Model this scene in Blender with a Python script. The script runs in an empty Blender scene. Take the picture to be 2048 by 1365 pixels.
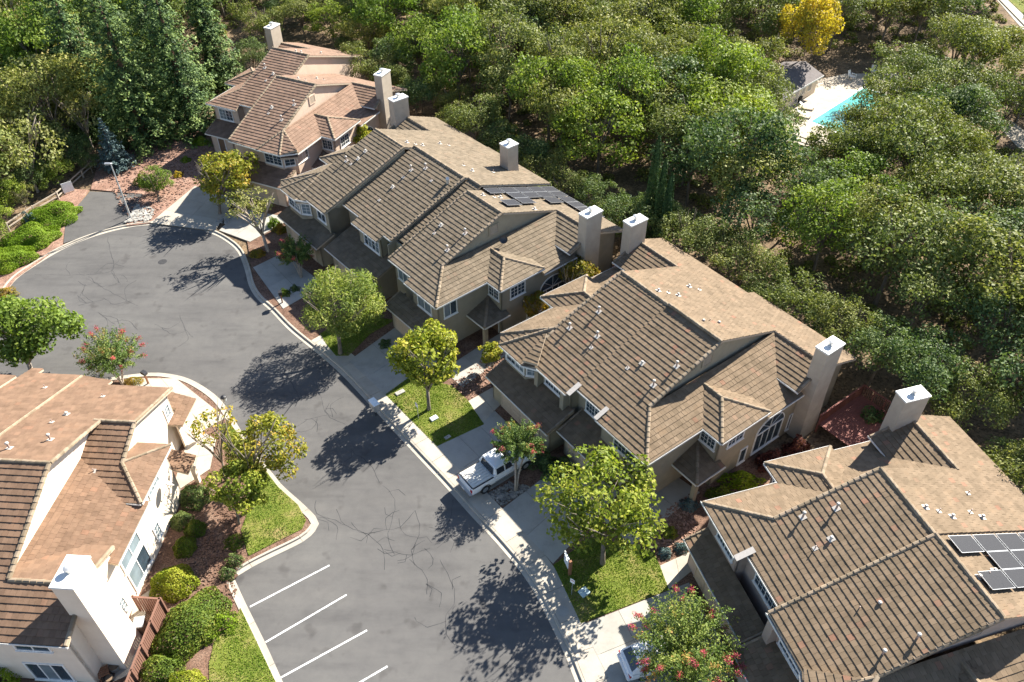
import bpy, bmesh, math, random
import numpy as np
from mathutils import Vector, Matrix
R_ = math.radians
S = bpy.context.scene
COL = S.collection

# ------------------------------------------------------------------ camera, sky, sun, exposure
CAM_H, CAM_P, CAM_F = 46.0, R_(41.8), 1595.0
cam_d = bpy.data.cameras.new("camera")
cam_d.sensor_width = 36.0
cam_d.sensor_fit = 'HORIZONTAL'
cam_d.lens = CAM_F / 2048 * 36
cam_d.clip_end = 3000
cam = bpy.data.objects.new("camera", cam_d)
COL.objects.link(cam)
cam.location = (0, 0, CAM_H)
cam.rotation_euler = (R_(90) - CAM_P, 0, 0)
S.camera = cam
SUN_AZ, SUN_EL = R_(47), R_(34.5)          # direction towards the sun, from +X counter-clockwise
w = bpy.data.worlds.new("World")
S.world = w
w.use_nodes = True
nt = w.node_tree
bg = nt.nodes["Background"]
sky = nt.nodes.new("ShaderNodeTexSky")
sky.sky_type = 'NISHITA'
sky.sun_disc = False
sky.sun_elevation = SUN_EL
sky.sun_rotation = R_(90) - SUN_AZ
sky.altitude = 100
sky.air_density = 0.8
sky.dust_density = 0.4
nt.links.new(sky.outputs[0], bg.inputs[0])
bg.inputs[1].default_value = 0.072
sd = bpy.data.lights.new("sun", 'SUN')
sd.energy = 5.0
sd.angle = R_(0.53)
sd.color = (1.0, 0.95, 0.86)
sun = bpy.data.objects.new("sun", sd)
COL.objects.link(sun)
sun.rotation_euler = Vector((-math.cos(SUN_AZ) * math.cos(SUN_EL), -math.sin(SUN_AZ) * math.cos(SUN_EL), -math.sin(SUN_EL))).to_track_quat('-Z', 'Y').to_euler()
sun.location = (60, 60, 90)
S.view_settings.view_transform = 'Standard'
S.view_settings.look = 'None'
S.view_settings.gamma = 1
S.view_settings.use_curve_mapping = False
S.view_settings.exposure = 1.85
S.render.engine = 'CYCLES'
S.cycles.max_bounces = 6
S.cycles.transparent_max_bounces = 6

# ------------------------------------------------------------------ survey helpers: photograph pixel -> place in the world
def at(u, v, z=0.0):
    x = (u - 1024) / CAM_F
    y = -(v - 682.5) / CAM_F
    d = (x, math.cos(CAM_P) + y * math.sin(CAM_P), -math.sin(CAM_P) + y * math.cos(CAM_P))
    t = (z - CAM_H) / d[2]
    return Vector((d[0] * t, d[1] * t, z))
def proj(p):
    q = (p[0], p[1], p[2] - CAM_H)
    f = math.cos(CAM_P) * q[1] - math.sin(CAM_P) * q[2]
    u = math.sin(CAM_P) * q[1] + math.cos(CAM_P) * q[2]
    if f < .1: return (-9999, -9999)
    return (1024 + CAM_F * q[0] / f, 682.5 - CAM_F * u / f)
rnd = random.Random(7)

# ------------------------------------------------------------------ materials
MAT = {}
def new_mat(name):
    m = bpy.data.materials.new(name)
    m.use_nodes = True
    MAT[name] = m
    return m, m.node_tree, m.node_tree.nodes["Principled BSDF"]
def nd(t, typ, **kw):
    n = t.nodes.new(typ)
    for k, v in kw.items(): setattr(n, k, v)
    return n
def ramp(t, fac, stops):
    r = nd(t, "ShaderNodeValToRGB")
    e = r.color_ramp.elements
    while len(e) < len(stops): e.new(0.5)
    for i, (p, c) in enumerate(stops):
        e[i].position = p
        e[i].color = (*c, 1)
    t.links.new(fac, r.inputs[0])
    return r.outputs[0]
def mixc(t, fac, a, b, mode='MIX'):
    m = nd(t, "ShaderNodeMix", data_type='RGBA', blend_type=mode)
    for s, v in ((m.inputs[0], fac), (m.inputs[6], a), (m.inputs[7], b)):
        if hasattr(v, 'links') or isinstance(v, bpy.types.NodeSocket): t.links.new(v, s)
        elif isinstance(v, (int, float)): s.default_value = v
        else: s.default_value = (*v, 1)
    return m.outputs[2]
def noise(t, scale, detail=4, rough=.6, coord='Object', vec=None):
    n = nd(t, "ShaderNodeTexNoise")
    n.inputs['Scale'].default_value = scale
    n.inputs['Detail'].default_value = detail
    n.inputs['Roughness'].default_value = rough
    if vec is None:
        tc = nd(t, "ShaderNodeTexCoord")
        vec = tc.outputs[coord]
    t.links.new(vec, n.inputs['Vector'])
    return n.outputs[0]
def bump(t, b, h, strength=.3, dist=.02):
    n = nd(t, "ShaderNodeBump")
    n.inputs['Strength'].default_value = strength
    n.inputs['Distance'].default_value = dist
    t.links.new(h, n.inputs['Height'])
    t.links.new(n.outputs[0], b.inputs['Normal'])
def mottled(name, cols, scale=3., rough=.85, bstr=.25, bscale=40., spec=.3, detail=5, bdist=.02):
    m, t, b = new_mat(name)
    n = noise(t, scale, detail)
    k = len(cols)
    c = ramp(t, n, [(.3 + .4 * i / max(1, k - 1), cols[i]) for i in range(k)])
    t.links.new(c, b.inputs['Base Color'])
    b.inputs['Roughness'].default_value = rough
    b.inputs['Specular IOR Level'].default_value = spec
    if bstr: bump(t, b, noise(t, bscale, 3), bstr, bdist)
    return m
def plain(name, col, rough=.6, metal=0., spec=.4):
    m, t, b = new_mat(name)
    n = noise(t, 6., 4)
    c = ramp(t, n, [(.3, tuple(x * .88 for x in col)), (.7, tuple(min(1, x * 1.08) for x in col))])
    t.links.new(c, b.inputs['Base Color'])
    b.inputs['Roughness'].default_value = rough
    b.inputs['Metallic'].default_value = metal
    b.inputs['Specular IOR Level'].default_value = spec
    return m

def tile_mat(name, cols, use_obj):
    m, t, b = new_mat(name)
    if use_obj:
        oi = nd(t, "ShaderNodeObjectInfo")
        f = oi.outputs['Random']
    else:
        a = nd(t, "ShaderNodeAttribute", attribute_name="tint")
        f = a.outputs['Fac']
    c = ramp(t, f, [(0, cols[0]), (.3, cols[1]), (.62, cols[2]), (.965, cols[3]), (1, cols[4])])
    geo = nd(t, "ShaderNodeNewGeometry")
    n = noise(t, 1.1, 5, .65, vec=geo.outputs['Position'])
    st = ramp(t, n, [(.3, (.72, .72, .70)), (.55, (1, 1, 1)), (.75, (1.12, 1.06, 1.0))])
    c = mixc(t, 1.0, c, st, 'MULTIPLY')
    n2 = noise(t, 28., 3, .7, vec=geo.outputs['Position'])
    c = mixc(t, .3, c, ramp(t, n2, [(.3, (.65, .62, .6)), (.7, (1.15, 1.12, 1.1))]), 'MULTIPLY')
    t.links.new(c, b.inputs['Base Color'])
    b.inputs['Roughness'].default_value = .92
    b.inputs['Specular IOR Level'].default_value = .15
    bump(t, b, n2, .35, .01)
    return m
TILES = {
    'brown': [(.158, .116, .075), (.172, .126, .082), (.185, .136, .089), (.20, .147, .097), (.24, .13, .085)],
    'olive': [(.148, .117, .081), (.160, .127, .088), (.173, .137, .095), (.187, .149, .105), (.20, .145, .10)],
    'rose': [(.20, .132, .094), (.216, .142, .101), (.23, .152, .108), (.245, .163, .117), (.255, .15, .105)],
    'rust': [(.158, .100, .066), (.172, .109, .072), (.187, .119, .078), (.202, .129, .085), (.22, .125, .08)]}
for k, c in TILES.items():
    tile_mat('tile_' + k, c, False)
    tile_mat('tile_single_' + k, c, True)
tile_mat('cap_tile', [(.20, .155, .105), (.24, .19, .13), (.27, .21, .15), (.30, .24, .17), (.23, .17, .115)], True)
mottled('stucco_olive', [(.27, .235, .17), (.33, .285, .205)], 1.2, .95, .25, 60, .1)
mottled('stucco_mauve', [(.37, .29, .24), (.44, .345, .28)], 1.2, .95, .25, 60, .1)
mottled('stucco_peach', [(.54, .41, .31), (.61, .47, .36)], 1.2, .95, .25, 60, .1)
mottled('stucco_cream', [(.66, .555, .44), (.74, .63, .51)], 1.0, .95, .25, 60, .1)
mottled('chimney_stucco', [(.38, .32, .25), (.46, .39, .305)], 1.2, .95, .25, 60, .1)
plain('white_trim', (.76, .74, .70), .5)
plain('gutter_white', (.70, .68, .63), .4)
plain('fascia_tan', (.42, .34, .25), .7)
plain('roof_deck', (.11, .085, .06), .9)
plain('garage_tan', (.46, .36, .26), .7)
plain('door_dark', (.16, .10, .065), .5)
plain('galvanised', (.62, .61, .58), .35, .6)
plain('pipe_pink', (.33, .24, .2), .6)
plain('lead_flashing', (.45, .41, .36), .6)
plain('black_plastic', (.02, .02, .022), .5)
plain('dark_metal', (.05, .05, .055), .45, .3)
plain('grey_metal', (.42, .43, .44), .4, .6)
plain('pole_grey', (.55, .55, .53), .4, .4)
plain('white_paint', (.80, .80, .78), .5)
mottled('worn_paint', [(.30, .30, .29), (.66, .66, .64), (.74, .74, .72)], 3.5, .8, 0, detail=8)
plain('red_wood', (.17, .085, .058), .8)
plain('grey_wood', (.36, .30, .235), .9)
plain('brown_wood', (.22, .10, .05), .8)
plain('deck_red', (.23, .085, .065), .8)
plain('teal_box', (.42, .53, .54), .6)
plain('lamp_glass', (.5, .5, .48), .2)
plain('tyre', (.02, .02, .02), .85)
plain('tail_red', (.45, .02, .02), .25)
plain('leaf_litter', (.16, .11, .07), .95)
def glass(name, col, rough=.06):
    m, t, b = new_mat(name)
    n = noise(t, .8, 2)
    c = ramp(t, n, [(.35, tuple(x * .6 for x in col)), (.7, col)])
    t.links.new(c, b.inputs['Base Color'])
    b.inputs['Roughness'].default_value = rough
    b.inputs['Specular IOR Level'].default_value = .8
    return m
glass('window_glass', (.05, .075, .095))
glass('window_blinds', (.22, .27, .29), .15)
glass('car_glass', (.02, .025, .035))
def paint(name, col):
    m, t, b = new_mat(name)
    b.inputs['Base Color'].default_value = (*col, 1)
    b.inputs['Roughness'].default_value = .28
    b.inputs['Coat Weight'].default_value = .6
    b.inputs['Coat Roughness'].default_value = .06
paint('car_white', (.72, .72, .71))
plain('tonneau_cream', (.58, .55, .49), .75)
def solar_mat():
    m, t, b = new_mat('solar_cell')
    tc = nd(t, "ShaderNodeTexCoord")
    wv = nd(t, "ShaderNodeTexWave", wave_type='BANDS', bands_direction='Y')
    wv.inputs['Scale'].default_value = 5.2
    t.links.new(tc.outputs['Object'], wv.inputs['Vector'])
    c = ramp(t, wv.outputs['Fac'], [(.0, (.018, .019, .024)), (.88, (.022, .023, .028)), (.97, (.045, .045, .048))])
    t.links.new(c, b.inputs['Base Color'])
    b.inputs['Roughness'].default_value = .6
    b.inputs['Specular IOR Level'].default_value = .1
solar_mat()
def asphalt():
    m, t, b = new_mat('asphalt')
    geo = nd(t, "ShaderNodeNewGeometry")
    P = geo.outputs['Position']
    n1 = noise(t, .12, 5, .6, vec=P)
    c = ramp(t, n1, [(.3, (.084, .081, .078)), (.5, (.098, .094, .090)), (.7, (.112, .108, .102))])
    n2 = noise(t, 1.3, 6, .7, vec=P)
    c = mixc(t, .55, c, ramp(t, n2, [(.3, (.82, .82, .83)), (.5, (1, 1, 1)), (.72, (1.12, 1.11, 1.1))]), 'MULTIPLY')
    n3 = noise(t, 45., 2, .7, vec=P)
    c = mixc(t, .5, c, ramp(t, n3, [(.3, (.7, .7, .7)), (.7, (1.25, 1.25, 1.24))]), 'MULTIPLY')
    # oil drips and tyre polish
    mp = nd(t, "ShaderNodeMapping")
    mp.inputs['Rotation'].default_value = (0, 0, R_(40))
    mp.inputs['Scale'].default_value = (.25, 1.4, 1)
    t.links.new(P, mp.inputs['Vector'])
    n4 = noise(t, .5, 4, .6, vec=mp.outputs[0])
    c = mixc(t, .7, c, ramp(t, n4, [(.33, (.74, .74, .75)), (.5, (1, 1, 1)), (.72, (1.14, 1.13, 1.11))]), 'MULTIPLY')
    n5 = noise(t, .7, 2, .5, vec=P)
    c = mixc(t, .8, c, ramp(t, n5, [(.62, (1, 1, 1)), (.70, (.74, .73, .73)), (.76, (.66, .65, .65))]), 'MULTIPLY')
    t.links.new(c, b.inputs['Base Color'])
    b.inputs['Roughness'].default_value = .9
    b.inputs['Specular IOR Level'].default_value = .2
    bump(t, b, n3, .3, .01)
asphalt()
mottled('asphalt_crack', [(.03, .03, .032), (.045, .045, .047)], 4, .95, 0)
def concrete(name, base, obj=True):
    m, t, b = new_mat(name)
    geo = nd(t, "ShaderNodeNewGeometry")
    P = geo.outputs['Position']
    n1 = noise(t, .9, 6, .7, vec=P)
    c = ramp(t, n1, [(.28, tuple(x * .80 for x in base)), (.5, base), (.75, tuple(x * 1.10 for x in base))])
    oi = nd(t, "ShaderNodeObjectInfo")
    c = mixc(t, .6, c, ramp(t, oi.outputs['Random'], [(0, (.86, .85, .83)), (.5, (1, .99, .97)), (1, (1.08, 1.06, 1.03))]), 'MULTIPLY')
    n3 = noise(t, 30., 3, .7, vec=P)
    c = mixc(t, .35, c, ramp(t, n3, [(.3, (.78, .78, .78)), (.7, (1.15, 1.15, 1.15))]), 'MULTIPLY')
    t.links.new(c, b.inputs['Base Color'])
    b.inputs['Roughness'].default_value = .9
    b.inputs['Specular IOR Level'].default_value = .2
    bump(t, b, n3, .2, .006)
concrete('concrete', (.37, .335, .28))
concrete('concrete_drive', (.33, .315, .28))
concrete('pool_concrete', (.40, .35, .28))
plain('joint_dark', (.14, .12, .095), .95)
def ground_mat(name, cols, sc, fine, bstr=.6):
    m, t, b = new_mat(name)
    geo = nd(t, "ShaderNodeNewGeometry")
    P = geo.outputs['Position']
    n1 = noise(t, sc, 6, .65, vec=P)
    c = ramp(t, n1, [(.28, cols[0]), (.5, cols[1]), (.72, cols[2])])
    v = nd(t, "ShaderNodeTexVoronoi")
    v.inputs['Scale'].default_value = fine
    t.links.new(P, v.inputs['Vector'])
    hs = nd(t, "ShaderNodeSeparateColor")
    t.links.new(v.outputs['Color'], hs.inputs[0])
    c = mixc(t, .8, c, ramp(t, hs.outputs[0], [(0, (.45, .42, .4)), (.5, (1, 1, 1)), (1, (1.5, 1.4, 1.3))]), 'MULTIPLY')
    t.links.new(c, b.inputs['Base Color'])
    b.inputs['Roughness'].default_value = .97
    b.inputs['Specular IOR Level'].default_value = .1
    bump(t, b, hs.outputs[1], bstr, .03)
ground_mat('mulch', [(.10, .062, .045), (.15, .092, .066), (.21, .145, .108)], .8, 16)
ground_mat('pale_mulch', [(.19, .115, .085), (.25, .155, .118), (.33, .225, .175)], .7, 14)
ground_mat('forest_floor', [(.09, .065, .042), (.15, .11, .07), (.24, .17, .105)], .25, 6)
ground_mat('river_stones', [(.16, .15, .14), (.24, .225, .2), (.3, .28, .25)], 1.5, 7, .9)
ground_mat('lawn_soil', [(.085, .12, .02), (.13, .155, .03), (.26, .205, .09)], .55, 30)
def water():
    m, t, b = new_mat('pool_water')
    n = noise(t, 1.2, 4)
    c = ramp(t, n, [(.3, (.05, .30, .28)), (.7, (.13, .42, .39))])
    t.links.new(c, b.inputs['Base Color'])
    b.inputs['Roughness'].default_value = .12
    b.inputs['Specular IOR Level'].default_value = .6
    bump(t, b, noise(t, 3., 2), .25, .03)
water()
def leaf_mat(name, cols, trans=.25, rough=.6):
    """cols: dark -> light leaf colours; picked per leaf and shifted per plant"""
    m, t, b = new_mat(name)
    a = nd(t, "ShaderNodeAttribute", attribute_name="tint")
    oi = nd(t, "ShaderNodeObjectInfo")
    k = len(cols)
    c = ramp(t, a.outputs['Fac'], [(i / (k - 1), cols[i]) for i in range(k)])
    c = mixc(t, .8, c, ramp(t, oi.outputs['Random'], [(0, (.78, .86, .84)), (.5, (1, 1, 1)), (1, (1.26, 1.14, .92))]), 'MULTIPLY')
    t.links.new(c, b.inputs['Base Color'])
    b.inputs['Roughness'].default_value = rough
    b.inputs['Specular IOR Level'].default_value = .15
    tr = nd(t, "ShaderNodeBsdfTranslucent")
    c2 = mixc(t, 1., c, (1.15, 1.25, .6), 'MULTIPLY')
    t.links.new(c2, tr.inputs[0])
    mx = nd(t, "ShaderNodeMixShader")
    mx.inputs[0].default_value = trans
    out = t.nodes["Material Output"]
    t.links.new(b.outputs[0], mx.inputs[1])
    t.links.new(tr.outputs[0], mx.inputs[2])
    t.links.new(mx.outputs[0], out.inputs[0])
leaf_mat('leaf_oak', [(0.072, 0.094, 0.025), (0.131, 0.155, 0.041), (0.196, 0.214, 0.058), (0.275, 0.269, 0.090)])
leaf_mat('leaf_dark', [(0.043, 0.076, 0.028), (0.079, 0.121, 0.041), (0.124, 0.168, 0.055), (0.188, 0.221, 0.076)])
leaf_mat('leaf_bright', [(0.078, 0.121, 0.021), (0.133, 0.190, 0.030), (0.199, 0.259, 0.044), (0.266, 0.299, 0.057)], .35)
leaf_mat('leaf_yellowgreen', [(0.120, 0.162, 0.022), (0.198, 0.234, 0.031), (0.288, 0.300, 0.043), (0.396, 0.348, 0.060)], .35)
leaf_mat('leaf_feather', [(0.120, 0.168, 0.036), (0.180, 0.228, 0.050), (0.252, 0.288, 0.067), (0.336, 0.324, 0.078)], .35)
leaf_mat('leaf_gold', [(0.12, 0.13, 0.02), (0.21, 0.18, 0.028), (0.32, 0.21, 0.03), (0.38, 0.19, 0.032)], .35)
leaf_mat('leaf_autumn', [(0.127, 0.155, 0.023), (0.207, 0.218, 0.032), (0.299, 0.270, 0.039), (0.414, 0.241, 0.041)], .35)
leaf_mat('leaf_yellow', [(.20, .19, .03), (.38, .29, .03), (.52, .37, .035), (.56, .42, .06)], .35)
leaf_mat('leaf_crepe', [(0.064, 0.117, 0.029), (0.122, 0.176, 0.044), (0.207, 0.240, 0.065), (0.400, 0.182, 0.078)])
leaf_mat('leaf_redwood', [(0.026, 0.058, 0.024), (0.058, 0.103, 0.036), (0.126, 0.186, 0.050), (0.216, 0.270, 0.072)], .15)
leaf_mat('leaf_spruce', [(.06, .10, .10), (.09, .14, .14), (.13, .185, .18), (.17, .22, .21)], .1)
leaf_mat('leaf_cypress', [(0.016, 0.039, 0.015), (0.028, 0.062, 0.021), (0.044, 0.090, 0.028), (0.069, 0.115, 0.037)], .1)
leaf_mat('leaf_hedge', [(0.055, 0.09, 0.012), (0.09, 0.135, 0.016), (0.135, 0.175, 0.024), (0.23, 0.21, 0.035)])
leaf_mat('leaf_hedge_bright', [(0.09, 0.16, 0.008), (0.14, 0.22, 0.012), (0.19, 0.27, 0.02), (0.25, 0.29, 0.04)])
leaf_mat('leaf_hedge_yellow', [(0.14, 0.18, 0.014), (0.22, 0.25, 0.018), (0.33, 0.32, 0.032), (0.4, 0.36, 0.055)])
leaf_mat('leaf_plum', [(.055, .02, .02), (.10, .035, .032), (.16, .06, .05), (.24, .11, .09)])
leaf_mat('leaf_sparse', [(0.165, 0.171, 0.055), (0.231, 0.237, 0.077), (0.319, 0.297, 0.110), (0.396, 0.352, 0.165)], .35)
leaf_mat('flower_pink', [(.30, .03, .07), (.42, .05, .11), (.52, .10, .14), (.40, .12, .08)], .3)
leaf_mat('grass', [(0.08, 0.15, 0.012), (0.12, 0.2, 0.016), (0.17, 0.24, 0.024), (0.27, 0.26, 0.06)], .3)
mottled('bark', [(.10, .08, .06), (.17, .14, .105), (.24, .2, .16)], 6, .95, .5, 25)
mottled('bark_pale', [(.25, .21, .165), (.34, .28, .22), (.42, .36, .29)], 6, .95, .4, 25)
mottled('bark_red', [(.12, .07, .045), (.17, .10, .065)], 6, .95, .5, 25)
mottled('rock_grey', [(.25, .24, .22), (.36, .34, .3)], 3, .9, .4, 14)

# ------------------------------------------------------------------ object helpers
def link(name, me, parent=None):
    o = bpy.data.objects.new(name, me)
    COL.objects.link(o)
    if parent is not None: o.parent = parent
    return o
def tag(o, label=None, cat=None, group=None, kind=None):
    if label: o['label'] = label
    if cat: o['category'] = cat
    if group: o['group'] = group
    if kind: o['kind'] = kind
    return o
def empty(name, loc, rz=0., label=None, cat=None, group=None, kind=None):
    o = link(name, None)
    o.empty_display_size = .3
    o.location = loc
    o.rotation_euler = (0, 0, rz)
    return tag(o, label, cat, group, kind)
def tree_copy(o, parent=None):
    c = o.copy()
    COL.objects.link(c)
    if parent is not None: c.parent = parent
    for ch in o.children: tree_copy(ch, c)
    return c
class MB:
    def __init__(s): s.v, s.f, s.m = [], [], []
    def poly(s, pts, m=0):
        k = len(s.v)
        s.v += [tuple(p) for p in pts]
        s.f.append(tuple(range(k, k + len(pts))))
        s.m.append(m)
    def box(s, x0, x1, y0, y1, z0, z1, m=0, M=None):
        k = len(s.v)
        P = [(x, y, z) for z in (z0, z1) for y in (y0, y1) for x in (x0, x1)]
        if M is not None: P = [tuple(M @ Vector(p)) for p in P]
        s.v += P
        for f in ((0, 2, 3, 1), (4, 5, 7, 6), (0, 1, 5, 4), (2, 6, 7, 3), (0, 4, 6, 2), (1, 3, 7, 5)):
            s.f.append(tuple(k + i for i in f))
            s.m.append(m)
        return s
    def prism(s, poly, z0, z1, m=0, ms=None):
        """poly: xy list; z0,z1 numbers or functions of (x,y)"""
        f0 = z0 if callable(z0) else (lambda x, y: z0)
        f1 = z1 if callable(z1) else (lambda x, y: z1)
        k = len(s.v)
        n = len(poly)
        s.v += [(x, y, f0(x, y)) for x, y in poly] + [(x, y, f1(x, y)) for x, y in poly]
        s.f.append(tuple(k + i for i in range(n))[::-1]); s.m.append(m)
        s.f.append(tuple(k + n + i for i in range(n))); s.m.append(m)
        for i in range(n):
            j = (i + 1) % n
            s.f.append((k + i, k + j, k + n + j, k + n + i)); s.m.append(m if ms is None else ms)
        return s
    def tube(s, pts, rad, n=6, m=0, cap=True):
        pts = [Vector(p) for p in pts]
        if not hasattr(rad, '__len__'): rad = [rad] * len(pts)
        k0 = len(s.v)
        up = None
        for i, p in enumerate(pts):
            d = (pts[min(i + 1, len(pts) - 1)] - pts[max(i - 1, 0)]).normalized()
            if up is None: up = d.orthogonal().normalized()
            a = (up - d * up.dot(d))
            a = a.normalized() if a.length > 1e-5 else d.orthogonal().normalized()
            up = a
            b = d.cross(a)
            for j in range(n):
                t = 2 * math.pi * j / n
                s.v.append(tuple(p + (a * math.cos(t) + b * math.sin(t)) * rad[i]))
        for i in range(len(pts) - 1):
            for j in range(n):
                a, b = k0 + i * n + j, k0 + i * n + (j + 1) % n
                s.f.append((a, b, b + n, a + n)); s.m.append(m)
        if cap:
            s.f.append(tuple(k0 + j for j in range(n))[::-1]); s.m.append(m)
            e = k0 + (len(pts) - 1) * n
            s.f.append(tuple(e + j for j in range(n))); s.m.append(m)
        return s
    def mesh(s, name, mats, smooth=False):
        me = bpy.data.meshes.new(name)
        me.from_pydata(s.v, [], s.f)
        mats = mats if isinstance(mats, (list, tuple)) else [mats]
        for q in mats: me.materials.append(MAT[q])
        if len(mats) > 1: me.polygons.foreach_set('material_index', s.m)
        if smooth: me.polygons.foreach_set('use_smooth', [True] * len(s.f))
        me.update()
        return me
    def build(s, name, mats, parent=None, smooth=False):
        return link(name, s.mesh(name, mats, smooth), parent)
def bevel(o, w=.03, seg=2):
    bm = bmesh.new()
    bm.from_mesh(o.data)
    bmesh.ops.remove_doubles(bm, verts=bm.verts, dist=1e-4)
    bmesh.ops.recalc_face_normals(bm, faces=bm.faces)
    es = [e for e in bm.edges if len(e.link_faces) == 2 and e.calc_face_angle(0) > .5]
    bmesh.ops.bevel(bm, geom=es, offset=w, segments=seg, affect='EDGES', clamp_overlap=True)
    bm.to_mesh(o.data)
    bm.free()
    return o
def clip_poly(poly, x0, x1, y0, y1):
    """polygon clipped by an axis-aligned rectangle"""
    def cut(P, ax, c, keep):
        out = []
        n = len(P)
        for i in range(n):
            a, b = P[i], P[(i + 1) % n]
            ia, ib = (a[ax] - c) * keep >= 0, (b[ax] - c) * keep >= 0
            if ia: out.append(a)
            if ia != ib:
                t = (c - a[ax]) / (b[ax] - a[ax])
                out.append((a[0] + (b[0] - a[0]) * t, a[1] + (b[1] - a[1]) * t))
        return out
    for ax, c, k in ((0, x0, 1), (0, x1, -1), (1, y0, 1), (1, y1, -1)):
        poly = cut(poly, ax, c, k)
        if len(poly) < 3: return []
    return poly
def inside(p, poly):
    c = False
    n = len(poly)
    for i in range(n):
        a, b = poly[i], poly[(i + 1) % n]
        if (a[1] > p[1]) != (b[1] > p[1]) and p[0] < (b[0] - a[0]) * (p[1] - a[1]) / (b[1] - a[1]) + a[0]: c = not c
    return c
def area(P):
    return abs(sum(P[i][0] * P[(i + 1) % len(P)][1] - P[(i + 1) % len(P)][0] * P[i][1] for i in range(len(P)))) / 2

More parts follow.
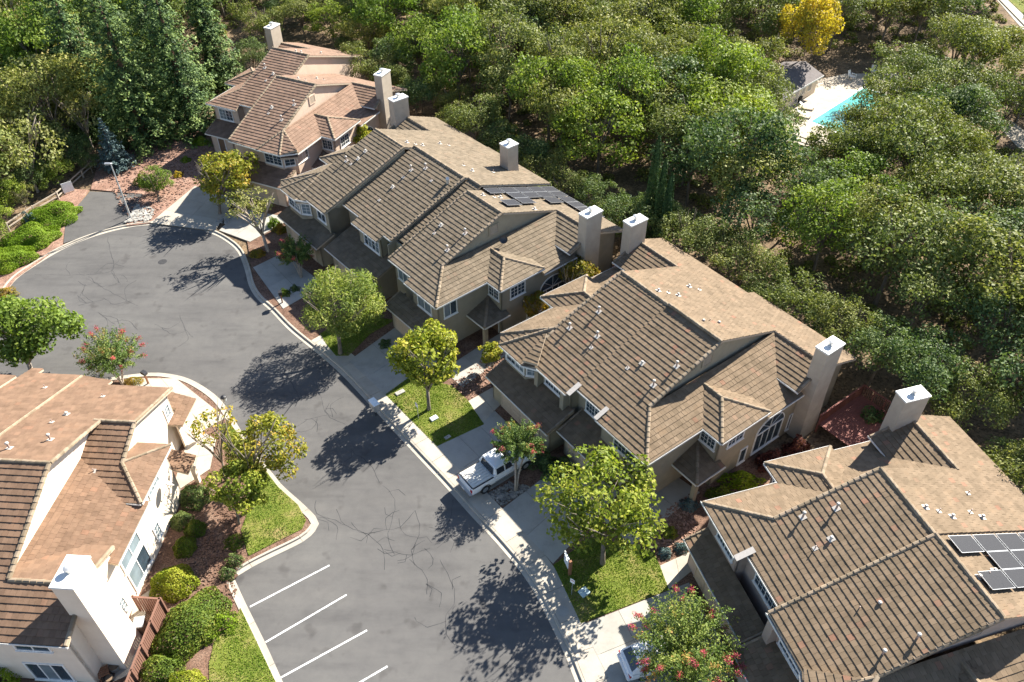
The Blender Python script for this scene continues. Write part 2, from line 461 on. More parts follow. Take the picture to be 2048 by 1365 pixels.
# ------------------------------------------------------------------ houses
class House:
    EXP, TW = .40, .335
    def __init__(s, name, label, deg, ox, oy, stucco, tile, ntile, group=None):
        a = R_(deg)
        s.M = Matrix.Translation((ox * math.cos(a) - oy * math.sin(a), ox * math.sin(a) + oy * math.cos(a), 0)) @ Matrix.Rotation(a, 4, 'Z')
        s.root = empty(name, s.M.translation, a, label, 'house', group)
        s.stucco, s.tile, s.ntile = stucco, tile, ntile
        s.deck, s.wallm, s.gut, s.trimw = MB(), MB(), MB(), MB()
        s.full = []                   # whole tiles: 4x4 matrices
        s.tv, s.tf, s.tt = [], [], []  # cut tiles
        s.caps = []
        s.roof = link('roof', bpy.data.meshes.new('roof'), s.root)
    def plane(s, poly, z0, ca, cb, jit=1., lift=0.):
        m = math.hypot(ca, cb)
        u2 = Vector((ca / m, cb / m)); c2 = Vector((u2.y, -u2.x))
        k = math.sqrt(1 + m * m)
        U = Vector((u2.x, u2.y, m)) / k
        C = Vector((c2.x, c2.y, 0))
        N = C.cross(U)
        if N.z < 0: C, c2 = -C, -c2; N = -N
        O = Vector((0, 0, z0 + lift))
        zf = lambda x, y: z0 + lift + ca * x + cb * y
        s.deck.prism(poly, lambda x, y: zf(x, y) - .17, zf, 0, 1)
        P = [((x * c2.x + y * c2.y), (x * u2.x + y * u2.y) * k) for x, y in poly]
        t0 = min(p[1] for p in P) - .03
        t1 = max(p[1] for p in P)
        s0, s1 = min(p[0] for p in P), max(p[0] for p in P)
        E, W = s.EXP, s.TW
        rows = int((t1 - t0) / E) + 1
        for r in range(rows):
            ta = t0 + r * E
            off = (W / 2 if r % 2 else 0) + rnd.uniform(-.02, .02)
            n = int((s1 - s0 + W) / W) + 1
            for i in range(-1, n):
                sa = s0 - off + i * W
                g = .005
                q = (sa + g, sa + W - g, ta, min(ta + E, t1 + .001))
                if q[1] < s0 or q[0] > s1: continue
                cl = clip_poly(P if r else [(a, b - .03 if abs(b - t0 - .03) < .02 else b) for a, b in P], *q)
                if len(cl) < 3: continue
                ar = area(cl)
                if ar < .006: continue
                hb = .062 + rnd.uniform(-.006, .006) * jit
                ht = .020
                tilt = rnd.uniform(-.006, .006) * jit
                if ar > .985 * (q[1] - q[0]) * E:
                    mid = O + C * (q[0] + q[1]) / 2 + U * ta + N * hb
                    sl = (U * E + N * (ht - hb)).normalized()
                    Cx = (C + N * tilt * 6).normalized()
                    Nz = Cx.cross(sl).normalized()
                    Mx = Matrix(((Cx.x, sl.x, Nz.x, mid.x), (Cx.y, sl.y, Nz.y, mid.y), (Cx.z, sl.z, Nz.z, mid.z), (0, 0, 0, 1)))
                    s.full.append(Mx)
                    continue
                kk = len(s.tv)
                nn = len(cl)
                tint = rnd.random()
                for a, b in cl:
                    h = hb + (ht - hb) * (b - ta) / E
                    s.tv.append(tuple(O + C * a + U * b + N * h))
                for a, b in cl:
                    s.tv.append(tuple(O + C * a + U * b + N * .0))
                s.tf.append(tuple(range(kk, kk + nn))); s.tt.append(tint)
                for j in range(nn):
                    jj = (j + 1) % nn
                    if cl[j][1] - ta < .01 and cl[jj][1] - ta < .01 or abs(cl[j][1] - cl[jj][1]) > .02:
                        s.tf.append((kk + j, kk + jj, kk + nn + jj, kk + nn + j)); s.tt.append(tint)
        return zf
    def cap(s, a, b, wd=.26, lift=.09, lastpad=0.):
        """row of overlapping cap tiles from low end a to high end b"""
        a, b = Vector(a), Vector(b)
        L = (b - a).length
        n = max(1, round(L / .40))
        d = (b - a) / L
        e = L / n
        side = d.cross(Vector((0, 0, 1))).normalized()
        up = side.cross(d).normalized()
        for i in range(n):
            p = a + d * (e * i) + up * (lift + rnd.uniform(-.008, .008))
            sd_ = (side + up * rnd.uniform(-.04, .04)).normalized()
            u_ = sd_.cross(d).normalized()
            dd = (d * (e + .05) + u_ * -.045)
            sc = dd.length
            dd = dd / sc
            u_ = sd_.cross(dd)
            Mx = Matrix(((sd_.x * wd, dd.x * sc, u_.x, p.x), (sd_.y * wd, dd.y * sc, u_.y, p.y), (sd_.z * wd, dd.z * sc, u_.z, p.z), (0, 0, 0, 1)))
            s.caps.append(Mx)
    def gutter(s, a, b):
        a, b = Vector(a), Vector(b)
        d = (b - a).normalized()
        n = Vector((d.y, -d.x, 0))
        Mx = Matrix(((d.x, n.x, 0, a.x), (d.y, n.y, 0, a.y), (d.z, n.z, 1, a.z), (0, 0, 0, 1)))
        L = (b - a).length
        g = MB()
        g.v = [(x, y, z) for x in (-.02, L + .02) for y, z in ((0, -.13), (.118, -.13), (.118, .012), (.10, .012), (.10, -.115), (0, -.115))]
        g.f = [(0, 1, 7, 6), (1, 2, 8, 7), (2, 3, 9, 8), (3, 4, 10, 9), (4, 5, 11, 10), (5, 0, 6, 11), (0, 5, 4, 3, 2, 1), (6, 7, 8, 9, 10, 11)]
        g.m = [0] * 8
        o = g.build('gutter', 'gutter_white', s.root)
        o.matrix_local = Mx
    def wall(s, p0, p1, zb, tops, th=.14, mb=None):
        """outer face p0->p1 with the outside on the right hand; tops = [(fraction, z)]"""
        p0, p1 = Vector((*p0, 0)), Vector((*p1, 0))
        d = p1 - p0
        n = Vector((d.y, -d.x, 0)).normalized()
        if not hasattr(tops, '__len__'): tops = [(0, tops), (1, tops)]
        zb = zb if hasattr(zb, '__len__') else (zb, zb)
        pts = [(0, zb[0])] + [(f, z) for f, z in tops][::1]
        ring = [(1, zb[1]), (0, zb[0])] + list(tops)
        k = len((mb or s.wallm).v)
        M_ = mb or s.wallm
        nn = len(ring)
        for off in (0, -th):
            for f, z in ring:
                q = p0 + d * f + n * off
                M_.v.append((q.x, q.y, z))
        M_.f.append(tuple(k + i for i in range(nn))); M_.m.append(0)
        M_.f.append(tuple(k + nn + i for i in range(nn))[::-1]); M_.m.append(0)
        for i in range(nn):
            j = (i + 1) % nn
            M_.f.append((k + i, k + j, k + nn + j, k + nn + i)); M_.m.append(0)
    def basis(s, p0, p1):
        p0, p1 = Vector((*p0, 0)), Vector((*p1, 0))
        d = (p1 - p0)
        L = d.length
        d = d / L
        n = Vector((d.y, -d.x, 0))
        return Matrix(((d.x, -n.x, 0, p0.x), (d.y, -n.y, 0, p0.y), (0, 0, 1, 0), (0, 0, 0, 1))), L   # x along, -y outwards
    def window(s, p0, p1, z0, z1, nx=2, grid=(0, 0), glass='window_glass', arch=False, trim=.09, sill=True, label=None):
        Mx, L = s.basis(p0, p1)
        fr = MB()
        t = trim
        fr.box(0, L, -.07, .02, z0, z0 + t); fr.box(0, t, -.07, .02, z0 + t, z1 - t); fr.box(L - t, L, -.07, .02, z0 + t, z1 - t)
        if not arch: fr.box(0, L, -.07, .02, z1 - t, z1)
        else: fr.box(0, L, -.07, .02, z1 - t, z1)
        pw = (L - 2 * t) / nx
        for i in range(1, nx): fr.box(t + pw * i - .03, t + pw * i + .03, -.055, .02, z0 + t, z1 - t)
        r = fr.build('window', 'white_trim', s.root)
        r.matrix_local = Mx
        if sill: MB().box(-.05, L + .05, -.12, .02, z0 - .07, z0 - .002).build('sill', 'white_trim', r)
        for i in range(nx):
            x0, x1 = t + pw * i, t + pw * (i + 1)
            g = glass if isinstance(glass, str) else glass[i % len(glass)]
            MB().box(x0, x1, -.025, .0, z0 + t, z1 - t).build('pane', g, r)
            if grid[0]:
                mu = MB()
                for a in range(1, grid[0]): mu.box(x0 + pw * a / grid[0] - .012, x0 + pw * a / grid[0] + .012, -.04, -.026, z0 + t, z1 - t)
                for b in range(1, grid[1]):
                    zz = z0 + t + (z1 - z0 - 2 * t) * b / grid[1]
                    mu.box(x0, x1, -.0405, -.0265, zz - .012, zz + .012)
                mu.build('muntin', 'white_trim', r)
        if arch:
            am = MB()
            rad = L / 2
            n = 14
            for i in range(n):
                a0, a1 = math.pi * i / n, math.pi * (i + 1) / n
                q = []
                for rr, a in ((rad, a0), (rad, a1), (rad - .1, a1), (rad - .1, a0)):
                    q.append((rad - rr * math.cos(a), z1 + .002 + rr * .78 * math.sin(a)))
                for yy in (-.07,): am.poly([(x, yy, z) for x, z in q])
                am.poly([(q[0][0], -.07, q[0][1]), (q[1][0], -.07, q[1][1]), (q[1][0], .02, q[1][1]), (q[0][0], .02, q[0][1])])
            for k in (1, 2, 3):
                a = math.pi * k / 4
                am.tube([(rad, -.04, z1), (rad - (rad - .1) * math.cos(a), -.04, z1 + (rad - .1) * .78 * math.sin(a))], .018, 4)
            am.build('arch_frame', 'white_trim', r)
            pm = MB()
            pm.poly([(rad - (rad - .05) * math.cos(math.pi * i / n), -.02, z1 + .002 + (rad - .05) * .78 * math.sin(math.pi * i / n)) for i in range(n + 1)])
            pm.build('pane', 'window_glass', r)
        return r
    def garage_door(s, p0, p1, z1=2.15, rows=4, cols=4):
        Mx, L = s.basis(p0, p1)
        f = MB()
        f.box(-.1, 0, -.05, .02, 0.02, z1 + .1); f.box(L, L + .1, -.05, .02, .02, z1 + .1); f.box(0, L, -.05, .02, z1, z1 + .1)
        r = f.build('garage_door', 'fascia_tan', s.root)
        r.matrix_local = Mx
        for i in range(rows):
            for j in range(cols):
                MB().box(L * j / cols + .015, L * (j + 1) / cols - .015, -.03, .0, .03 + (z1 - .04) * i / rows + .012, .03 + (z1 - .04) * (i + 1) / rows - .012).build('panel', 'garage_tan', r)
        return r
    def entry_door(s, p0, p1, z1=2.1):
        Mx, L = s.basis(p0, p1)
        f = MB()
        f.box(-.09, 0, -.06, .02, .03, z1 + .09); f.box(L, L + .09, -.06, .02, .03, z1 + .09); f.box(0, L, -.06, .02, z1, z1 + .09)
        r = f.build('door', 'white_trim', s.root)
        r.matrix_local = Mx
        MB().box(.005, L - .005, -.035, 0, .03, z1 - .005).build('door_leaf', 'door_dark', r)
        MB().tube([(L - .1, -.036, 1.0), (L - .1, -.09, 1.0)], .03, 8).build('handle', 'grey_metal', r)
        return r
    def chimney(s, x0, x1, y0, y1, z0, z1, mat='chimney_stucco', flue=True):
        m = MB()
        e = .10
        b = [(x0 - e, y0 - e), (x1 + e, y0 - e), (x1 + e, y1 + e), (x0 - e, y1 + e)]
        t = [(x0, y0), (x1, y0), (x1, y1), (x0, y1)]
        k = 0
        zs = [z0, z0 + (z1 - z0) * .45, z1]
        rings = [b, t, t]
        for R, z in zip(rings, zs): m.v += [(x, y, z) for x, y in R]
        for i in range(2):
            for j in range(4):
                m.f.append((i * 4 + j, i * 4 + (j + 1) % 4, i * 4 + 4 + (j + 1) % 4, i * 4 + 4 + j)); m.m.append(0)
        c = m.build('chimney', mat, s.root)
        o = MB().box(x0 - .06, x1 + .06, y0 - .06, y1 + .06, z1, z1 + .13).build('chimney_cap', 'gutter_white', c)
        bevel(o, .02)
        if flue:
            cx, cy = (x0 + x1) / 2, (y0 + y1) / 2
            f = MB()
            f.tube([(cx, cy, z1 + .13), (cx, cy, z1 + .40)], .17, 14)
            f.tube([(cx, cy, z1 + .44), (cx, cy, z1 + .50), (cx, cy, z1 + .55)], [.25, .25, .10], 14)
            f.build('flue', 'galvanised', c, False)
        return c
    def vent(s, x, y, zf, kind=0):
        z = zf(x, y)
        nx, ny = (zf(x + .1, y) - z) / .1, (zf(x, y + .1) - z) / .1
        p = MB()
        pm = 'lead_flashing' if kind == 1 else 'pipe_pink'
        p.tube(*(((0, 0, 0), (0, 0, .62)), .075, 10) if kind == 0 else (((0, 0, 0), (0, 0, .25)), .08, 10) if kind == 1 else (((0, 0, 0), (0, 0, .42)), .04, 8))
        v = p.build('roof_vent', pm, s.root)
        v.location = (x, y, z)
        v.scale = (.8, .8, .8)
        fl = MB()
        a = .23 if kind < 2 else .17
        fl.poly([(dx * a, dy * a, nx * dx * a + ny * dy * a + .092) for dx, dy in ((-1, -1), (1, -1), (1, 1), (-1, 1))])
        fl.build('flashing', 'lead_flashing', v)
        if kind == 0: MB().tube([(0, 0, .60), (0, 0, .68), (0, 0, .74)], [.14, .14, .08], 12).build('vent_cap', 'lead_flashing', v)
        if kind == 1: MB().tube([(0, 0, .24), (0, 0, .30), (0, 0, .36)], [.14, .14, .08], 12).build('vent_cap', 'lead_flashing', v)
        return v
    def solar(s, zf, ca, cb, x, y, wx, wy):
        """one module lying on the slope, lower-left corner x,y"""
        z = zf(x, y)
        ex = Vector((1, 0, ca)).normalized()
        ey = Vector((0, 1, cb)).normalized()
        n = ex.cross(ey).normalized()
        o = Vector((x, y, z)) + n * .22
        p = MB().box(.02, wx - .02, .02, wy - .02, .008, .034).build('solar_panel', 'solar_cell', s.root)
        p.matrix_local = Matrix(((ex.x, ey.x, n.x, o.x), (ex.y, ey.y, n.y, o.y), (ex.z, ey.z, n.z, o.z), (0, 0, 0, 1)))
        f = MB()
        f.box(0, wx, 0, .02, 0, .04); f.box(0, wx, wy - .02, wy, 0, .04); f.box(0, .02, .02, wy - .02, 0, .04); f.box(wx - .02, wx, .02, wy - .02, 0, .04)
        f.build('frame', 'grey_metal', p)
        MB().box(.2, .24, .1, wy - .1, -.13, -.01).box(wx - .24, wx - .2, .1, wy - .1, -.13, -.01).build('rail', 'grey_metal', p)
    def finish(s):
        me = s.deck.mesh('roof', ['roof_deck', 'fascia_tan'])
        s.roof.data = me
        s.wallm.build('wall', s.stucco, s.root)
        # single tiles: those that show largest
        tb = MB()
        W, E = s.TW - .01, s.EXP + .012
        tb.v = [(-W / 2, 0, 0), (W / 2, 0, 0), (W / 2, E, 0), (-W / 2, E, 0), (-W / 2, 0, -.046), (W / 2, 0, -.046), (W / 2, E, -.02), (-W / 2, E, -.02)]
        tb.f = [(0, 1, 2, 3), (4, 5, 1, 0), (5, 6, 2, 1), (7, 4, 0, 3)]
        tb.m = [0] * 4
        scored = []
        for Mx in s.full:
            q = s.M @ (Mx @ Vector((0, .2, 0)))
            u, v = proj(q)
            d = (q - Vector((0, 0, CAM_H)))
            nn = (s.M.to_3x3() @ Vector((Mx[0][2], Mx[1][2], Mx[2][2])))
            on = -10 < u < 2058 and -10 < v < 1375
            scored.append((0 if not on else -nn.dot(d.normalized()) / d.length, Mx))
        order = sorted(range(len(scored)), key=lambda i: -scored[i][0])
        pick = set(order[:s.ntile])
        me = tb.mesh('roof_tile', 'tile_single_' + s.tile)
        for i in order[:s.ntile]:
            o = link('roof_tile', me, s.roof)
            o.matrix_local = scored[i][1]
        tv = np.array(tb.v)
        for i, (sc, Mx) in enumerate(scored):
            if i in pick: continue
            A = np.array(Mx)
            k = len(s.tv)
            tint = rnd.random()
            for p in (tv @ A[:3, :3].T + A[:3, 3]): s.tv.append(tuple(p))
            for f in tb.f:
                s.tf.append(tuple(k + j for j in f)); s.tt.append(tint)
        me = bpy.data.meshes.new('roof_tiles')
        me.from_pydata(s.tv, [], s.tf)
        me.materials.append(MAT['tile_' + s.tile])
        at_ = me.attributes.new('tint', 'FLOAT', 'FACE')
        at_.data.foreach_set('value', s.tt)
        tag(link('roof_tiles', me, s.roof), kind='stuff')
        # cap tiles
        cb = MB()
        prof = [(-.5, -.10), (-.42, .0), (-.2, .045), (.2, .045), (.42, .0), (.5, -.10)]
        cb.v = [(x, 0, z) for x, z in prof] + [(x, 1, z) for x, z in prof]
        cb.f = [(i, i + 1, i + 7, i + 6) for i in range(5)] + [(0, 5, 4, 3, 2, 1)]
        cb.m = [0] * 6
        me = cb.mesh('ridge_tile', 'cap_tile')
        for Mx in s.caps[:300]:
            o = link('ridge_tile', me, s.roof)
            o.matrix_local = Mx

def end_unit(H, xr, sg, y0=0., dz=0., chamfer=None, wins=True, chim=True, chim_mat='chimney_stucco', porch=True):
    """the end bay of a row: side roof, bump-out, rear wing, end walls and chimney.  sg=+1 right end, -1 left end"""
    m = .37
    X = lambda a: xr + sg * a
    Pt = lambda a, b: (X(a), y0 + b)
    def PL(poly, z00, ca, cb):      # z = z00 + ca*a + cb*b in unit coordinates
        H.plane([Pt(a, b) for a, b in poly], z00 + dz - ca * sg * xr - cb * y0, ca * sg, cb)
    def P3(a, b, z): return (X(a), y0 + b, z + dz)
    def WL(a0, b0, a1, b1, zb, tops):
        tops = [(f, z + dz) for f, z in (tops if hasattr(tops, '__len__') else [(0, tops), (1, tops)])]
        p, q = Pt(a0, b0), Pt(a1, b1)
        if sg < 0: p, q, tops = q, p, [(1 - f, z) for f, z in tops[::-1]]
        H.wall(p, q, zb, tops)
    def WN(a0, b0, a1, b1, z0, z1, **k):
        p, q = Pt(a0, b0), Pt(a1, b1)
        if sg < 0: p, q = q, p
        return H.window(p, q, z0 + dz, z1 + dz, **k)
    def GUT(p, q):
        p, q = P3(*p), P3(*q)
        if sg < 0: p, q = q, p
        H.gutter(p, q)
    e0 = chamfer if chamfer else 0.
    PL([(2.95, e0), (2.95, 5.3), (.52, 7.73), (2.95, 10.16), (4.65, 10.16), (4.65, 14.0), (2.75, 14.0), (2.75, 13.2), (0, 15.95), (0, 2.95)], 5.4 + m * 2.95, -m, 0)
    PL([(2.95, 5.3), (4.65, 5.3), (2.22, 7.73), (.52, 7.73)], 5.4 - m * 5.3, 0, m)
    PL([(4.65, 5.3), (4.65, 10.16), (2.22, 7.73)], 5.4 + m * 4.65, -m, 0)
    PL([(4.65, 10.16), (2.95, 10.16), (.52, 7.73), (2.22, 7.73)], 5.4 + m * 10.16, 0, -m)
    zr = 5.4 + m * 2.95
    zw = 8.9 - m * (15.95 - 9.45)
    PL([(0, 15.95), (2.75, 13.2), (4.7, 13.2), (4.7, 15.95)], zw - m * 15.95, 0, m)
    GUT((2.95, e0, 5.4), (2.95, 5.3, 5.4)); GUT((2.95, 5.3, 5.4), (4.65, 5.3, 5.4)); GUT((4.65, 5.3, 5.4), (4.65, 10.16, 5.4))
    GUT((4.65, 10.2, 4.77), (4.65, 14.0, 4.77)); GUT((2.75, 13.2, zw - m * 2.75), (4.7, 13.2, zw - m * 2.75))
    # caps
    H.cap(P3(2.22, 7.73, 6.3), P3(.52, 7.73, 6.3)); H.cap(P3(4.65, 5.3, 5.4), P3(2.22, 7.73, 6.3)); H.cap(P3(4.65, 10.16, 5.4), P3(2.22, 7.73, 6.3))
    H.cap(P3(4.7, 15.95, zw), P3(0, 15.95, zw)); H.cap(P3(4.6, 13.2, zw - m * 2.75), P3(4.6, 15.9, zw), .22)
    H.cap(P3(-.02, 2.95, zr), P3(-.02, 9.4, 8.9 - .02), .30)
    if not chamfer: H.cap(P3(2.95, 0, 5.4), P3(0, 2.95, zr))
    # walls
    zs = 5.4 + m * .5 - .15
    w0 = .5 if not chamfer else chamfer + .35
    WL(2.45, w0, 2.45, 5.75, -.05, zs)
    WL(2.45, 5.75, 4.2, 5.75, -.05, 5.4 + m * .45 - .15)
    WL(4.2, 5.75, 4.2, 9.72, -.05, 5.4 + m * .45 - .15)
    WL(4.2, 9.72, 2.6, 9.72, 4.3, 5.4 + m * .44 - .15)
    WL(4.2, 9.72, 4.2, 13.65, -.05, 4.77 + m * .45 - .15)
    WL(1.0, 13.65, 4.2, 13.65, 4.3, zw - m * (15.95 - 13.65) - .12)
    WL(4.2, 13.65, 4.2, 19.4, -.05, [(0, zw - m * 2.3 - .12), (.4, zw - .12), (1, zw - m * 3.45 - .12)])
    WL(4.2, 19.4, -1., 19.4, -.05, zw - m * 3.45 - .12)
    WL(-.28, 2.6, -.28, 15.9, [6.1, 6.1], [(0, 6.2 + dz * 0), (.507, 8.72), (1, 6.2)])
    # gable vent
    gm = MB()
    y_, z_ = y0 + 8.2, 7.0 + dz
    for i in range(7): gm.box(-.02, .05, y_ + .06, y_ + .94, z_ + .08 + i * .11, z_ + .14 + i * .11, 0, Matrix.Translation((X(-.28), 0, 0)) @ Matrix.Scale(sg, 4, (1, 0, 0)))
    gf = MB()
    Ms = Matrix.Translation((X(-.28), 0, 0)) @ Matrix.Scale(sg, 4, (1, 0, 0))
    gf.box(.0, .07, y_ - .05, y_ + .06, z_, z_ + .95, 0, Ms); gf.box(.0, .07, y_ + .94, y_ + 1.05, z_, z_ + .95, 0, Ms); gf.box(.0, .07, y_ + .06, y_ + .94, z_ - .02, z_ + .06, 0, Ms); gf.box(.0, .07, y_ + .06, y_ + .94, z_ + .87, z_ + .97, 0, Ms)
    g = gf.build('gable_vent', H.stucco, H.root)
    gm.build('louvre', 'fascia_tan', g)
    if chim:
        xs = sorted((X(4.22), X(5.2)))
        H.chimney(xs[0], xs[1], y0 + 14.45, y0 + 16.3, -.05, 8.75 + dz, chim_mat)
    if wins:
        WN(2.55, 5.75, 3.95, 5.75, 3.65, 4.85, nx=2, grid=(2, 3))
        WN(4.2, 6.7, 4.2, 8.4, 3.5, 4.75, nx=2, grid=(2, 3))
        WN(4.2, 8.6, 4.2, 9.4, .35, 1.95, nx=1)
        WN(4.2, 10.1, 4.2, 13.2, .45, 2.5, nx=4, arch=True)
        WN(4.2, 14.0, 4.2, 14.38, .5, 2.2, nx=1, trim=.06)
    if porch:   # little hipped porch roof in the corner, on a post
        zp = 2.5
        PLp = lambda poly, z00, ca, cb: PL(poly, z00 - dz, ca, cb)
        PLp([(2.45, 3.45), (4.75, 3.45), (2.45, 5.75)], zp - m * 3.45, 0, m)
        PLp([(4.75, 3.45), (4.75, 6.2), (4.25, 6.2), (4.25, 5.74), (2.46, 5.74)], zp + m * 4.75, -m, 0)
        H.cap((X(4.75), y0 + 3.45, zp), (X(2.46), y0 + 5.74, zp + m * 2.29))
        a, b = (X(2.45), y0 + 3.45, zp), (X(4.75), y0 + 3.45, zp)
        c = (X(4.75), y0 + 6.2, zp)
        if sg > 0: H.gutter(a, b); H.gutter(b, c)
        else: H.gutter(b, a); H.gutter(c, b)
        cx, cy = X(4.45), y0 + 3.75
        H.wallm.box(cx - .17, cx + .17, cy - .17, cy + .17, -.05, zp - .1)
        p, q = Pt(2.9, 5.75), Pt(3.8, 5.75)
        if sg < 0: p, q = q, p
        H.entry_door(p, q)

def front_unit_garage(H, x0, x1, y, yw, door=True, parapet=0):
    """low tiled roof over a garage that steps forward of the upper wall"""
    m = .37
    z = 2.62
    f = H.plane([(x0, y), (x1, y), (x1, yw), (x0, yw)], z - m * y, 0, m)
    H.gutter((x0, y, z), (x1, y, z))
    yg = y + .42
    zt = z + m * .42 - .15
    H.wall((x0 + .3, yg), (x1 - .25, yg), -.05, zt)
    H.wall((x1 - .25, yg), (x1 - .25, yw + .3), -.05, [(0, zt), (1, z + m * (yw - y) - .12)])
    H.wall((x0 + .3, yw + .3), (x0 + .3, yg), -.05, [(0, z + m * (yw - y) - .12), (1, zt)])
    H.cap((x1 - .06, y, z), (x1 - .06, yw - .05, z + m * (yw - y - .05)), .18)
    H.cap((x0 + .06, y, z), (x0 + .06, yw - .05, z + m * (yw - y - .05)), .18)
    if door:
        c = (x0 + x1) / 2
        wd = min(4.6, x1 - x0 - 1.6)
        H.garage_door((c - wd / 2, yg), (c + wd / 2, yg))
    return f

def bay(H, xs, y0, sg=1, zt=5.2, z0=3.0, xc=0.):
    """angled bay under the eave: xs = the four corner x,y points of its foot, left to right"""
    for i in range(3): H.wall(xs[i], xs[i + 1], z0, zt, .1)
    for i in range(3):
        a, b = Vector(xs[i]), Vector(xs[i + 1])
        L = (b - a).length
        d = (b - a) / L
        p, q = a + d * .08, b - d * .08
        H.window(tuple(p), tuple(q), 3.75, 4.98, nx=2 if L > 1.6 else 1, grid=(2, 3), glass=('window_glass', 'window_blinds') if L > 1.6 else 'window_blinds')

GRP = 'two storey houses along the cul-de-sac'
PM = .37
def pf(z0, cb): return lambda x, y: z0 + cb * y

# ---- the house in the middle of the picture (right of the row's gap)
A_ = R_(-53.3)
H4 = House('house', 'olive stucco house behind the white pickup truck, red deck at its rear corner', -53.3, -29.55, 26.95, 'stucco_olive', 'brown', 300, GRP)
F4 = H4.plane([(-8.05, .02), (-7.3, -.65), (-4.45, -.65), (-3.35, -.08), (-.02, -.1), (-.02, 9.45), (-5.1, 9.45), (-5.1, 2.95)], 5.4, 0, PM)
H4.plane([(-.02, .68), (3.05, .68), (3.05, 0), (8.05, 0), (5.1, 2.95), (5.1, 9.45), (-.02, 9.45)], 5.4, 0, PM)
B4 = H4.plane([(-5.1, 9.45), (-.02, 9.45), (-.02, 19.3), (-10., 19.3), (-10., 15.95), (-5.1, 15.95)], 8.9 + PM * 9.45, 0, -PM)
H4.plane([(-.02, 9.45), (5.1, 9.45), (5.1, 15.95), (9.95, 15.95), (9.95, 19.9), (-.02, 19.9)], 8.9 + PM * 9.45, 0, -PM, lift=.10)
H4.plane([(-4.45, -.65), (-3.35, -.08), (-4.95, 2.0)], 5.33, -.12, .33, lift=.02)
end_unit(H4, 5.1, 1)
end_unit(H4, -5.1, -1, chamfer=.05)
z_ = lambda b: 5.4 + PM * b
H4.cap((-7.3, -.65, z_(-.65)), (-5.15, 2.9, z_(2.9) + .03)); H4.cap((-4.45, -.65, z_(-.65)), (-5.0, 2.7, z_(2.7))); H4.cap((-8.05, 0, 5.4), (-5.2, 2.9, z_(2.9)), .22)
H4.cap((-5.1, 9.45, 8.9), (-.02, 9.45, 8.9)); H4.cap((0, 9.45, 9.0), (5.1, 9.45, 9.0))
for a, b in (((-7.3, -.65), (-4.45, -.65)), ((-4.45, -.65), (-3.35, -.08)), ((-3.35, -.09), (-.05, -.1)), ((0, .68), (3.0, .68)), ((3.1, 0), (8.05, 0))):
    H4.gutter((*a, z_(a[1])), (*b, z_(b[1])))
MB().box(-.06, .34, -.1, 1.1, 0, .03, 0, Matrix(((1, 0, 0, 0), (0, .938, -.347, -.0), (0, .347, .938, z_(0) + .12), (0, 0, 0, 1)))).build('flashing', 'lead_flashing', H4.root)
MB().box(2.9, 3.25, -.1, 1.1, 0, .03, 0, Matrix(((1, 0, 0, 0), (0, .938, -.347, -.0), (0, .347, .938, z_(0) + .12), (0, 0, 0, 1)))).build('flashing', 'lead_flashing', H4.root)
H4.wall((-7.6, .5), (-.1, .5), -.05, z_(.5) - .15); H4.wall((-.1, .5), (-.1, 1.2), -.05, z_(.6) - .15)
H4.wall((-.1, 1.2), (3.2, 1.2), -.05, z_(1.2) - .15); H4.wall((3.2, 1.2), (3.2, .5), -.05, z_(.5) - .15); H4.wall((3.2, .5), (7.55, .5), -.05, z_(.5) - .15)
bay(H4, [(-7.75, .5), (-7.05, -.22), (-4.65, -.22), (-3.85, .5)], 0, zt=5.0)
for px in (-3.55, -.55): H4.wallm.box(px - .2, px + .2, -.05, .52, 3.2, z_(0) - .14)
H4.window((-3.1, .5), (-1.1, .5), 3.75, 4.95, 2, (3, 3)); H4.window((.75, 1.2), (2.7, 1.2), 3.65, 4.9, 2, (3, 3)); H4.window((4.5, .5), (6.9, .5), 3.65, 4.9, 2, (3, 3))
front_unit_garage(H4, -7.35, .3, -1.95, .5)
front_unit_garage(H4, .42, 4.5, -1.1, 1.2)
for x, y, k in ((-3.6, 5.9, 0), (-4.2, 3.6, 0), (-2.0, 4.4, 0), (-1.6, 3.5, 2), (2.2, 4.9, 1), (1.7, 4.0, 2), (4.2, 6.2, 0), (4.1, 4.2, 0)): H4.vent(x, y, F4, k)
for x, y, k in ((-1.9, 10.3, 1), (-1.5, 11.0, 2), (-1.0, 11.6, 1), (-2.0, 14.0, 1), (-1.4, 14.6, 2), (2.6, 10.4, 1), (2.7, 11.0, 2), (3.1, 11.6, 1)): H4.vent(x, y, B4, k)
H4.finish()

# ---- the house at the lower right
H3 = House('house', 'mauve stucco house with solar panels at the lower right corner, nearest on the right', -73.3, -17.65, 20.12, 'stucco_mauve', 'brown', 300, GRP)
F3 = H3.plane([(-8.1, 0), (-3.8, 0), (-3.8, .68), (-.2, .68), (-.2, 9.45), (-5.0, 9.45), (-5.0, 2.95)], 5.4, 0, PM)
F3b = H3.plane([(-.2, 0), (3.35, -.05), (4.45, -.65), (7.3, -.65), (8.0, 0), (5.0, 2.95), (5.0, 9.45), (-.2, 9.45)], 5.4, 0, PM, lift=.10)
B3 = H3.plane([(-5.0, 9.45), (-.2, 9.45), (-.2, 19.9), (-9.9, 19.9), (-9.9, 15.95), (-5.0, 15.95)], 8.9 + PM * 9.45, 0, -PM)
B3b = H3.plane([(-.2, 9.45), (5.0, 9.45), (5.0, 15.95), (9.9, 15.95), (9.9, 19.9), (-.2, 19.9)], 8.9 + PM * 9.45, 0, -PM, lift=-.12)
H3.plane([(4.45, -.65), (3.35, -.05), (4.95, 2.0)], 5.35, .12, .33, lift=.12)
end_unit(H3, -5.0, -1)
end_unit(H3, 5.0, 1, chamfer=.05)
